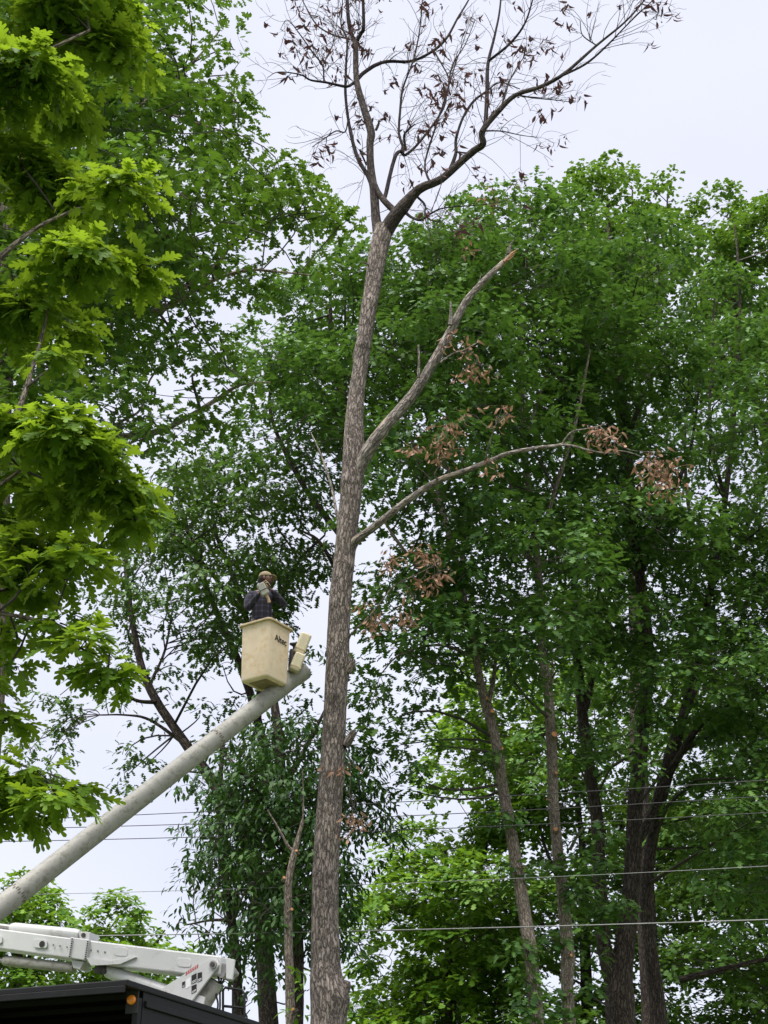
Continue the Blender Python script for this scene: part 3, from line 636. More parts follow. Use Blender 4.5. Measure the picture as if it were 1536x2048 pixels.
build_tree('oak_tree', 'tall oak with long dark limbs at upper left, pale grey trunk cut by left edge', 15.0,
    [(-14, 1300, 62), (-8, 900, 58), (0, 720, 54), (8, 520, 50), (18, 330, 44), (30, 120, 36), (42, -120, 26), (60, -300, 14)],
    [[(12, 480, 26), (75, 400, 22), (150, 320, 15, -.2), (215, 255, 12, -.3), (285, 205, 9, -.3), (340, 165, 6), (400, 110, 4), (440, 60, 3)],
     [(190, 275, 8, -.2), (260, 225, 6, 0), (350, 195, 5, .3), (420, 200, 3, .5)],
     [(140, 290, 8, -.2), (215, 290, 6, .2), (300, 280, 4, .5)],
     [(4, 700, 30), (90, 650, 24, .2), (180, 622, 18, .4), (250, 630, 16, .4), (320, 620, 14, .2), (372, 590, 11), (440, 555, 8, -.2), (500, 540, 6, -.3), (570, 545, 4, -.4), (620, 550, 3, -.5)],
     [(240, 625, 13, .4), (300, 602, 13, .6), (380, 570, 11, .8), (440, 520, 8, 1.0), (470, 470, 6, 1.1), (500, 420, 4, 1.2)],
     [(-8, 960, 30), (70, 900, 24, .3), (150, 872, 19, .5), (185, 878, 16, .5), (260, 872, 14, .5), (320, 862, 13, .4), (380, 832, 11, .2), (440, 795, 9, .1), (480, 770, 7), (540, 765, 4, -.2)],
     [(232, 868, 7, .5), (240, 845, 6, .5), (280, 820, 5, .4), (300, 760, 4, .3), (330, 725, 3, .3)],
     [(25, 220, 22), (100, 120, 16, -.3), (190, 30, 11, -.6), (280, -60, 8, -.8)],
     [(285, 205, 6, -.3), (360, 235, 5, -.8), (440, 260, 3, -1)]],
    M['bark_grey'], M['leaf_left'], LT_MID, 0.135,
    [(-110, -160), (420, -160), (455, -40), (490, 60), (520, 160), (512, 250), (560, 300), (620, 340), (668, 400), (705, 440), (690, 520), (620, 600), (520, 640), (500, 690), (470, 800), (420, 850), (330, 900), (250, 1060), (-110, 1150)],
    W=2.6, nclump=270, R0=(0.50, 0.95), sprays=38, lps=13, seed=5, zlow=-0.12, shell=0.13, droop=0.35,
    holes=[(265, 150, 40, 30), (215, 215, 45, 30), (265, 760, 55, 50), (340, 790, 60, 50), (400, 700, 40, 40), (360, 510, 50, 35), (420, 330, 30, 20), (250, 830, 70, 30), (210, 640, 50, 20), (110, 790, 40, 30)],
    clumps=[(455, 150, 55), (470, 100, 45), (500, 200, 34), (470, 250, 50), (560, 340, 44), (610, 370, 44), (650, 425, 40), (600, 440, 50), (680, 450, 22), (530, 400, 50)], spray_r=0.26)

build_tree('oak_tree', 'dense dark green oak directly left behind the dead trunk', 25.0,
    [(655, 2100, 34), (650, 1800, 32), (665, 1500, 28), (676, 1250, 26), (690, 1060, 22), (690, 850, 16), (665, 700, 10), (660, 560, 5)],
    [[(688, 1080, 14), (600, 960, 10, .5), (540, 820, 7, .6), (560, 700, 5)], [(690, 1000, 12), (690, 900, 9, -.5), (690, 760, 6, -.6), (690, 600, 4)],
     [(682, 1160, 10), (640, 1085, 7, -.6), (600, 1060, 4, -.8)]],
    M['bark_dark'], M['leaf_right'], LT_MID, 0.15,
    [(470, 650), (540, 590), (600, 560), (640, 500), (690, 480), (720, 440), (770, 440), (780, 560), (770, 820), (720, 960), (700, 1080), (600, 1010), (500, 900), (440, 960), (430, 850), (500, 780)],
    W=2.6, nclump=66, R0=(0.75, 1.30), sprays=26, lps=17, seed=8, spray_r=0.36, zlow=-0.12, shell=0.13, holes=[(665, 900, 22, 40)], droop=0.4)

build_tree('oak_tree', 'dark oak with slanting stems and open crown behind the bucket worker', 27.0,
    [(540, 2100, 40), (520, 1800, 34), (480, 1650, 28), (430, 1570, 24), (380, 1500, 20), (315, 1405, 17), (285, 1340, 15), (268, 1260, 12), (256, 1180, 10), (250, 1100, 7), (255, 1000, 4)],
    [[(500, 1700, 22), (530, 1560, 20, .6), (515, 1440, 18, .8), (480, 1330, 15, .8), (440, 1240, 12, .6), (400, 1140, 10), (370, 1040, 8), (345, 940, 5)],
     [(515, 1440, 16, .8), (520, 1330, 14, 1.0), (490, 1230, 12, 1), (465, 1150, 10, .8), (430, 1060, 8, .6), (420, 960, 5, .5)],
     [(490, 1230, 10, 1), (450, 1180, 9, .4), (390, 1110, 6, 0), (330, 1060, 4, -.4)],
     [(315, 1405, 9), (270, 1400, 7, -.6), (225, 1370, 5, -.9), (150, 1360, 3, -1)], [(372, 1490, 8), (300, 1440, 6, .4), (250, 1430, 4, .4), (200, 1430, 3)],
     [(520, 1330, 10, 1.0), (560, 1200, 8, .5), (600, 1120, 6, .2), (650, 1070, 4)], [(300, 1370, 6), (330, 1300, 5), (345, 1220, 3)]],
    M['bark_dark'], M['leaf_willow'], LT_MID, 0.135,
    [(225, 1120), (245, 980), (330, 900), (430, 880), (560, 900), (680, 980), (665, 1120), (640, 1190), (580, 1260), (520, 1330), (455, 1390), (400, 1380), (330, 1290), (240, 1300), (180, 1260)],
    W=2.6, nclump=240, R0=(0.4, 0.75), sprays=34, lps=15, seed=12, droop=0.6, flat=0.7,
    holes=[(640, 1240, 60, 50), (420, 1340, 30, 40), (590, 1050, 30, 30), (350, 990, 30, 25), (470, 960, 30, 25), (250, 1160, 20, 40), (330, 1150, 20, 40)],
    clumps=[(120, 1390, 34), (90, 1400, 26), (165, 1420, 36), (140, 1440, 30), (210, 1390, 34), (250, 1400, 36), (260, 1350, 36), (190, 1200, 30), (195, 1240, 34), (240, 1330, 34), (300, 1350, 34), (340, 1390, 38), (300, 1450, 32), (250, 1510, 30), (255, 1550, 34), (270, 1580, 26), (290, 1530, 26),
            (400, 1430, 38), (360, 1340, 40), (395, 1290, 38), (445, 1330, 40), (460, 1420, 38), (110, 1490, 26), (130, 1460, 24), (60, 1500, 30), (90, 1540, 30), (20, 1500, 36), (380, 1580, 30), (430, 1480, 34), (290, 1280, 36), (600, 1180, 34), (560, 1220, 38), (610, 1330, 34), (625, 1400, 30), (590, 1440, 36), (640, 1480, 26)], spray_r=0.3, leafobj=250)

build_tree('hickory_tree', 'dark leafy tree with hanging pinnate leaves between truck boom and dead trunk', 24.0,
    [(590, 2120, 34), (592, 1980, 31), (592, 1880, 30), (582, 1780, 28), (572, 1660, 26), (562, 1560, 23), (556, 1460, 19), (545, 1380, 15), (540, 1300, 9), (545, 1230, 5)],
    [[(590, 1850, 16), (520, 1760, 12, .6), (450, 1690, 8, .8), (400, 1660, 5, .8)], [(575, 1680, 14), (510, 1580, 10, -.4), (460, 1520, 7, -.6), (420, 1490, 4)],
     [(580, 1760, 14), (650, 1660, 10, .6), (720, 1600, 7, .8), (780, 1630, 4, .8)], [(594, 1900, 14), (520, 1860, 9, -.5), (440, 1840, 6, -.8), (370, 1850, 3)],
     [(565, 1580, 10), (620, 1480, 8, .6), (660, 1400, 5, .8)], [(480, 2100, 22, 1.0), (470, 1900, 20, 1.0), (450, 1750, 17, 1), (440, 1600, 13, 1), (445, 1500, 8, 1), (450, 1440, 5, 1)]],
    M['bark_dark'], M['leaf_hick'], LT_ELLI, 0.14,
    [(370, 1680), (400, 1580), (440, 1490), (510, 1420), (540, 1380), (600, 1400), (640, 1420), (720, 1480), (760, 1560), (800, 1650), (790, 1700), (720, 1760), (740, 1880), (700, 1980), (640, 1940), (560, 1930), (500, 1960), (420, 1900), (340, 1880), (335, 1840), (390, 1800)],
    W=2.4, nclump=230, R0=(0.4, 0.7), sprays=66, lps=10, seed=15, droop=0.75, flat=0.8, spray_r=0.3,
    clumps=[(365, 1830, 26), (350, 1860, 24), (790, 1655, 28), (770, 1600, 28), (745, 1540, 28), (520, 1990, 30), (500, 2020, 34), (540, 1400, 40), (580, 1320, 34), (630, 1310, 28), (690, 1500, 34), (470, 1960, 24), (735, 1500, 24), (540, 1910, 30), (480, 1905, 30), (430, 1880, 28), (625, 1905, 26), (560, 1960, 24), (700, 1900, 30), (690, 1830, 30), (400, 1900, 22)],
    holes=[(620, 1560, 20, 40), (560, 1950, 40, 30), (410, 1940, 30, 30)])

build_tree('sapling', 'slim pale trimmed sapling with small fork left of the dead trunk', 21.5,
    [(583, 2120, 21), (580, 1990, 19), (577, 1880, 17), (576, 1790, 16), (580, 1745, 14), (589, 1705, 13), (598, 1670, 9), (606, 1640, 6)],
    [[(590, 1706, 8), (575, 1690, 6), (556, 1655, 4), (535, 1620, 2.5)], [(598, 1672, 5), (604, 1650, 4), (607, 1600, 3), (605, 1540, 2)]],
    M['bark_grey'], M['leaf_sprout'], LT_ELLI, 0.16, None, clumps=[(600, 2020, 18), (612, 1980, 14), (600, 1950, 10)], sprays=150, lps=4, seed=17, cuts=[(582, 1820, 3.5), (568, 1757, 3.5), (594, 1703, 3), (588, 2020, 4)], rough=0.04, leafobj=60)

build_tree('oak_tree', 'oak on the leaning pale trunk, leftmost of the trunks right of the dead tree', 24.0,
    [(1082, 2130, 30), (1073, 2048, 29), (1069, 1987, 28), (1060, 1898, 27), (1046, 1808, 26), (1033, 1732, 25), (1020, 1652, 24), (1006, 1580, 23), (997, 1509, 22), (984, 1451, 21), (975, 1415, 22), (962, 1371, 17), (953, 1317, 15), (939, 1250, 14), (918, 1150, 12), (893, 1050, 11), (870, 950, 9), (855, 800, 7), (850, 650, 5), (860, 520, 3)],
    [[(939, 1250, 10), (860, 1160, 8, -.4), (800, 1090, 7, -.6), (750, 1010, 5, -.6)], [(893, 1050, 9), (830, 900, 7, .6), (790, 740, 5, .9), (780, 600, 3, 1)],
     [(918, 1150, 9), (950, 980, 8, .8), (960, 800, 6, 1), (955, 600, 4, 1)], [(953, 1317, 8), (880, 1290, 6, .2), (800, 1310, 4, .4), (760, 1350, 2.5, .5)], [(975, 1410, 12), (985, 1370, 10, .2), (990, 1330, 7, .4), (1000, 1240, 5, .6)]],
    M['bark_grey'], M['leaf_right'], LT_MID, 0.165,
    [(735, 520), (790, 480), (850, 470), (905, 410), (960, 400), (1000, 470), (1010, 800), (1000, 1250), (960, 1400), (900, 1480), (850, 1500), (830, 1420), (760, 1360), (720, 1280), (735, 1130), (730, 900)],
    W=3.0, nclump=84, R0=(0.80, 1.50), sprays=26, lps=17, seed=21, spray_r=0.36, zlow=-0.12, shell=0.13, droop=0.45,
    holes=[(950, 720, 34, 40), (930, 905, 40, 30), (800, 1000, 40, 60), (780, 1190, 26, 34), (960, 1000, 26, 60), (860, 1180, 20, 30), (920, 960, 40, 30), (990, 1150, 26, 50), (880, 1400, 30, 30)],
    clumps=[(735, 1400, 30), (770, 1450, 32), (800, 1490, 28), (720, 1450, 24), (700, 1330, 26), (835, 1540, 28), (820, 1580, 20), (850, 1490, 34), (930, 440, 46), (990, 400, 40), (1015, 385, 34), (870, 470, 40), (920, 395, 26), (1030, 1742, 13, -.3), (1045, 1955, 14, -.4), (1035, 1900, 12, -.4), (1062, 1990, 12, -.4), (990, 1520, 9, -.3), (1012, 1640, 9, -.3), (1040, 2030, 16, -.4)],
    cuts=[(984, 1424, 5), (1003, 1499, 4), (976, 1398, 4), (1046, 1735, 3.5)])

build_tree('oak_tree', 'oak on the straight pale trunk with orange pruning cuts', 25.5,
    [(1146, 2130, 27), (1138, 2048, 26), (1134, 1965, 25), (1136, 1911, 27), (1127, 1808, 24), (1118, 1732, 23), (1113, 1674, 22), (1107, 1607, 21), (1105, 1536, 21), (1102, 1473, 22), (1098, 1406, 20), (1091, 1348, 18), (1084, 1295, 16), (1080, 1200, 15), (1073, 1100, 14), (1060, 1000, 13), (1048, 880, 12), (1043, 740, 9), (1046, 600, 6), (1055, 470, 3)],
    [[(1080, 1180, 11), (1040, 1050, 9, .6), (1010, 900, 7, .8), (1000, 740, 4, .9)], [(1073, 1100, 11), (1110, 980, 9, -.5), (1150, 850, 7, -.7), (1180, 700, 4, -.8)],
     [(1048, 880, 8), (1090, 760, 6, .6), (1120, 620, 4, .8)], [(1100, 1400, 6), (1105, 1340, 5, -.2), (1104, 1310, 3, -.2)], [(1140, 1700, 7), (1150, 1680, 6, -.1), (1165, 1655, 4, -.2)]],
    M['bark_grey'], M['leaf_right'], LT_MID, 0.17,
    [(900, 470), (960, 400), (1040, 370), (1110, 360), (1160, 420), (1200, 560), (1230, 800), (1210, 1200), (1150, 1340), (1080, 1420), (960, 1360), (930, 1000)],
    W=3.2, nclump=84, R0=(0.85, 1.55), sprays=26, lps=17, seed=25, spray_r=0.36, zlow=-0.12, shell=0.13, droop=0.4,
    holes=[(1085, 640, 24, 30), (1000, 700, 30, 30), (1150, 960, 34, 26), (1120, 1040, 20, 50), (1000, 970, 24, 40), (1165, 890, 30, 22)],
    clumps=[(1060, 390, 44), (1110, 400, 46), (1140, 430, 40), (1050, 430, 50), (1130, 500, 50), (1103, 1735, 15, -.4), (1165, 1775, 18, -.4), (1150, 1795, 12, -.3), (1106, 1880, 13, -.4), (1118, 1990, 14, -.4), (1160, 1720, 14, -.3), (1195, 1665, 18, -.2), (1122, 2030, 16, -.4)],
    cuts=[(1108, 1470, 7), (1112, 1547, 3.5), (1112, 1660, 5), (1096, 1600, 3), (1137, 1770, 4), (1141, 1912, 4)])

build_tree('oak_tree', 'large oak forking low into two dark trunks on the right', 28.0,
    [(1243, 2130, 66), (1241, 2048, 60), (1239, 1995, 58), (1240, 1950, 50), (1250, 1890, 42), (1258, 1820, 38), (1265, 1741, 35), (1268, 1674, 33), (1272, 1585, 31), (1284, 1470, 28), (1292, 1384, 26), (1296, 1290, 24), (1280, 1150, 21), (1264, 1020, 18), (1255, 880, 15), (1240, 740, 11), (1225, 600, 8), (1215, 450, 4)],
    [[(1236, 1995, 40), (1216, 1930, 32), (1207, 1880, 28), (1199, 1750, 26), (1194, 1640, 25), (1182, 1560, 24), (1167, 1450, 23), (1160, 1370, 20, .1), (1148, 1230, 16, .3), (1150, 1050, 12, .5), (1130, 860, 8, .6)],
     [(1165, 1430, 15), (1180, 1380, 13), (1190, 1290, 10, -.3), (1200, 1150, 7, -.5)], [(1268, 1690, 22), (1300, 1640, 20, .4), (1325, 1560, 18, .6), (1345, 1480, 15, .8), (1390, 1380, 12, 1), (1430, 1200, 8, 1.2)],
     [(1280, 1150, 12), (1330, 1020, 10, -.5), (1380, 900, 7, -.8), (1400, 760, 4, -1)], [(1264, 1020, 11), (1210, 900, 8, .6), (1190, 760, 6, .8), (1180, 600, 3, .9)], [(1255, 880, 10), (1300, 740, 7, .4), (1320, 600, 5, .6), (1310, 470, 3)]],
    M['bark_dark'], M['leaf_right'], LT_MID, 0.175,
    [(1100, 640), (1130, 480), (1200, 420), (1290, 430), (1360, 520), (1400, 800), (1420, 1200), (1400, 1420), (1300, 1470), (1200, 1400), (1120, 1380), (1080, 1000)],
    W=3.4, nclump=94, R0=(0.90, 1.60), sprays=26, lps=17, seed=29, spray_r=0.36, zlow=-0.12, shell=0.13, droop=0.4,
    holes=[(1230, 880, 26, 26), (1190, 1010, 22, 40), (1340, 930, 40, 22), (1310, 840, 26, 26), (1370, 1130, 26, 26)],
    clumps=[(1200, 1480, 36, -2), (1250, 1470, 44, -2.2), (1300, 1480, 40, -2), (1230, 1520, 46, -2.2), (1280, 1535, 44, -2.2), (1190, 1530, 32, -2), (1310, 1440, 34, -1.8), (1160, 1520, 26, -2),
            (1200, 1740, 24, -1.5), (1180, 1790, 34, -1.6), (1215, 1830, 36, -1.6), (1190, 1850, 26, -1.6), (1240, 1815, 24, -1.6), (1180, 1920, 24, -1.5), (1180, 1980, 30, -1.5)])

build_tree('oak_tree', 'oak on a dark slim trunk right of the forked oak, long limbs arching right', 29.0,
    [(1326, 2130, 34), (1319, 2048, 32), (1312, 1980, 30), (1299, 1880, 26), (1292, 1790, 24), (1310, 1650, 22, .3), (1350, 1500, 20, .5), (1385, 1350, 17, .6), (1420, 1180, 14, .6), (1450, 1000, 12, .5), (1470, 800, 9, .4), (1480, 600, 6), (1470, 450, 3)],
    [[(1330, 1560, 16, .4), (1400, 1450, 14, -.4), (1470, 1400, 12, -.8), (1560, 1370, 9, -1), (1680, 1350, 5, -1)], [(1340, 1520, 12, .4), (1420, 1470, 10, .4), (1500, 1465, 8, .6), (1600, 1480, 5, .8)],
     [(1420, 1180, 10, .6), (1480, 1080, 8, 0), (1540, 940, 6, -.2), (1600, 800, 3)], [(1420, 1160, 9, .6), (1380, 1030, 8, .9), (1370, 880, 6, 1), (1380, 720, 4, 1)], [(1360, 1960, 14, .8), (1440, 1940, 11, .4), (1530, 1920, 9, 0), (1620, 1915, 6, 0)], [(1450, 1000, 9, .5), (1420, 860, 7), (1425, 700, 5), (1430, 560, 3)]],
    M['bark_dark'], M['leaf_right'], LT_MID, 0.17,
    [(1330, 620), (1400, 520), (1480, 560), (1600, 560), (1660, 560), (1660, 1900), (1560, 1960), (1400, 1800), (1390, 1500), (1350, 1200), (1330, 900)],
    W=3.4, nclump=140, R0=(0.90, 1.60), sprays=26, lps=17, seed=33, spray_r=0.36, zlow=-0.12, shell=0.13, droop=0.4,
    holes=[(1370, 660, 24, 30), (1440, 730, 40, 40), (1500, 970, 40, 34), (1410, 960, 26, 26), (1460, 1190, 40, 30), (1470, 1580, 30, 30), (1410, 1640, 24, 20), (1500, 1600, 24, 20)])

build_tree('oak_tree', 'light green rounded oak crown topping the skyline at right', 37.0,
    [(1276, 1500, 34), (1272, 1200, 30), (1250, 900, 24), (1226, 700, 18), (1222, 520, 10), (1215, 400, 4)],
    [[(1228, 760, 12), (1290, 620, 8), (1330, 480, 5), (1335, 390, 3)], [(1228, 700, 12), (1180, 560, 8), (1165, 440, 5), (1165, 370, 3)], [(1224, 600, 9), (1260, 480, 6), (1265, 380, 3)]],
    M['bark_dark'], M['leaf_right2'], LT_FAR, 0.18,
    [(1130, 420), (1145, 330), (1200, 300), (1265, 325), (1290, 390), (1310, 345), (1345, 330), (1372, 380), (1380, 480), (1360, 640), (1280, 760), (1180, 740), (1130, 600)],
    W=2.6, nclump=70, R0=(0.80, 1.40), sprays=26, lps=17, seed=37, spray_r=0.36, zlow=-0.12, shell=0.13, droop=0.3, holes=[(1330, 420, 26, 20), (1230, 420, 14, 20), (1290, 440, 18, 20)],
    clumps=[(1180, 345, 40), (1225, 340, 44), (1255, 365, 36), (1160, 380, 34), (1335, 360, 26), (1310, 385, 30), (1350, 400, 26)])

build_tree('oak_tree', 'light green oak crown on the skyline at the right edge', 36.0,
    [(1620, 1500, 34), (1600, 1200, 30), (1540, 900, 24), (1480, 700, 16), (1462, 520, 8), (1460, 430, 4)],
    [[(1466, 760, 12), (1410, 620, 8), (1395, 480, 4)], [(1466, 720, 12), (1530, 600, 8), (1560, 480, 4)]],
    M['bark_dark'], M['leaf_right2'], LT_FAR, 0.18,
    [(1375, 450), (1390, 375), (1430, 350), (1470, 370), (1510, 370), (1550, 390), (1620, 360), (1660, 420), (1660, 800), (1560, 820), (1420, 760), (1380, 620)],
    W=2.8, nclump=76, R0=(0.80, 1.40), sprays=26, lps=17, seed=41, spray_r=0.36, zlow=-0.12, shell=0.13, droop=0.3, holes=[(1395, 440, 26, 16), (1460, 450, 30, 16), (1490, 520, 24, 20)])

build_tree('broadleaf_tree', 'far bright green tree standing low between dead trunk and pale trunks', 44.0,
    [(900, 2150, 26), (900, 1950, 22), (895, 1800, 14), (890, 1700, 6)], [[(898, 1880, 10), (820, 1800, 7), (780, 1740, 4)], [(896, 1830, 10), (960, 1740, 7), (980, 1650, 4)]],
    M['bark_dark'], M['leaf_far'], LT_FAR, 0.23,
    [(690, 1820), (720, 1730), (790, 1690), (840, 1650), (850, 1540), (900, 1400), (1000, 1280), (1080, 1280), (1100, 1800), (1060, 2200), (690, 2200)],
    W=3.5, nclump=150, R0=(0.90, 1.60), sprays=21, lps=15, seed=45, zlow=-0.12, shell=0.13, droop=0.35, spray_r=0.42, cr=1.6, leafobj=200)
build_tree('broadleaf_tree', 'far mid green tree seen between the two pale trunks and the forked oak', 42.0,
    [(1180, 2150, 26), (1170, 1900, 22), (1165, 1700, 14), (1150, 1560, 6)], [[(1170, 1850, 10), (1100, 1720, 7), (1070, 1620, 4)], [(1168, 1800, 10), (1230, 1700, 7), (1250, 1600, 4)]],
    M['bark_dark'], M['leaf_right2'], LT_FAR, 0.21,
    [(960, 1250), (1100, 1180), (1250, 1180), (1360, 1250), (1380, 1600), (1340, 2200), (980, 2200), (940, 1700)],
    W=3.5, nclump=150, R0=(0.90, 1.60), sprays=21, lps=15, seed=49, zlow=-0.12, shell=0.13, droop=0.35, spray_r=0.42, cr=1.6, leafobj=200)
build_tree('broadleaf_tree', 'far dull green tree filling the lower right corner', 40.0,
    [(1600, 2150, 28), (1590, 1950, 22), (1520, 1800, 14), (1440, 1650, 6)], [[(1570, 1900, 10), (1400, 1800, 7), (1350, 1700, 4)], [(1540, 1840, 10), (1530, 1740, 7), (1560, 1660, 4)]],
    M['bark_dark'], M['leaf_right2'], LT_FAR, 0.20,
    [(1300, 1400), (1420, 1330), (1560, 1350), (1640, 1600), (1640, 2250), (1280, 2250), (1290, 1700)],
    W=3.5, nclump=140, R0=(0.90, 1.60), sprays=21, lps=15, seed=53, zlow=-0.12, shell=0.13, droop=0.35, spray_r=0.42, cr=1.6, holes=[(1480, 1640, 30, 16)], leafobj=200)
build_tree('broadleaf_tree', 'far round bright tree at left edge above the white lower boom', 46.0,
    [(30, 2200, 26), (35, 2000, 20), (40, 1850, 12), (45, 1760, 5)], [[(35, 1950, 9), (90, 1860, 6), (110, 1800, 4)]],
    M['bark_dark'], M['leaf_far'], LT_FAR, 0.23,
    [(-160, 1800), (-60, 1740), (5, 1700), (60, 1712), (100, 1745), (150, 1775), (170, 1850), (160, 2150), (-160, 2150)],
    W=3.0, nclump=85, R0=(0.7, 1.3), sprays=44, lps=9, seed=57, droop=0.3, spray_r=0.32, cr=1.6, leafobj=150)
build_tree('broadleaf_tree', 'far bright tree above the right half of the white lower boom', 50.0,
    [(260, 2200, 24), (262, 2000, 18), (262, 1900, 10), (262, 1840, 4)], [[(262, 1960, 8), (310, 1890, 5), (330, 1860, 3)]],
    M['bark_dark'], M['leaf_far'], LT_FAR, 0.23,
    [(120, 1880), (160, 1815), (205, 1800), (255, 1812), (310, 1835), (350, 1870), (400, 1900), (420, 2150), (120, 2150)],
    W=3.0, nclump=85, R0=(0.7, 1.3), sprays=44, lps=9, seed=61, droop=0.3, spray_r=0.32, cr=1.6, leafobj=150)
# ---------------------------------------------------------------- the bucket truck
M['white_paint'] = plain('white truck paint', (0.52, 0.52, 0.51), 0.35, var=0.05, scale=3, spec=0.5, dirt=((0.30, 0.28, 0.24), 5.0, 0.56, 0.5))
M['boom_paint'] = plain('boom fibreglass', (0.30, 0.29, 0.26), 0.55, var=0.10, scale=5, dirt=((0.15, 0.135, 0.10), 11.0, 0.50, 0.7))
M['band'] = plain('boom joint sealant', (0.12, 0.10, 0.08), 0.8)
M['cream'] = plain('bucket fibreglass', (0.72, 0.58, 0.42), 0.5, var=0.07, scale=6, dirt=((0.58, 0.39, 0.17), 7.0, 0.50, 0.55))
M['cream2'] = plain('control cover plastic', (0.60, 0.53, 0.37), 0.5, var=0.08, scale=9, dirt=((0.30, 0.24, 0.15), 20.0, 0.60, 0.5))
M['rim'] = plain('bucket rim', (0.42, 0.33, 0.20), 0.6, var=0.2, scale=12)
M['scuff'] = plain('bucket step pad', (0.25, 0.19, 0.11), 0.8, var=0.3, scale=14)
M['black'] = plain('black enamel', (0.004, 0.004, 0.005), 0.6, var=0.4, scale=6, spec=0.25, dirt=((0.05, 0.048, 0.045), 12.0, 0.62, 0.3))
M['black_rub'] = plain('black rubber', (0.02, 0.02, 0.02), 0.8)
M['ink'] = plain('black print', (0.015, 0.013, 0.012), 0.7, var=0.05)
M['steel'] = plain('dull steel', (0.28, 0.27, 0.26), 0.45, 0.6, var=0.2, scale=12)
M['grease'] = plain('greasy dark steel', (0.06, 0.055, 0.05), 0.6, 0.3, var=0.4, scale=12)
M['amber'] = plain('amber lens', (0.80, 0.24, 0.02), 0.25, var=0.05, spec=0.6)
M['red'] = plain('red print', (0.40, 0.03, 0.03), 0.5, var=0.05)
M['paper'] = plain('white decal', (0.72, 0.72, 0.72), 0.5, var=0.03)
M['tailred'] = plain('red lens', (0.45, 0.02, 0.02), 0.25, var=0.05)
M['glass'] = plain('dark window glass', (0.02, 0.025, 0.03), 0.08, var=0.05, spec=0.8)

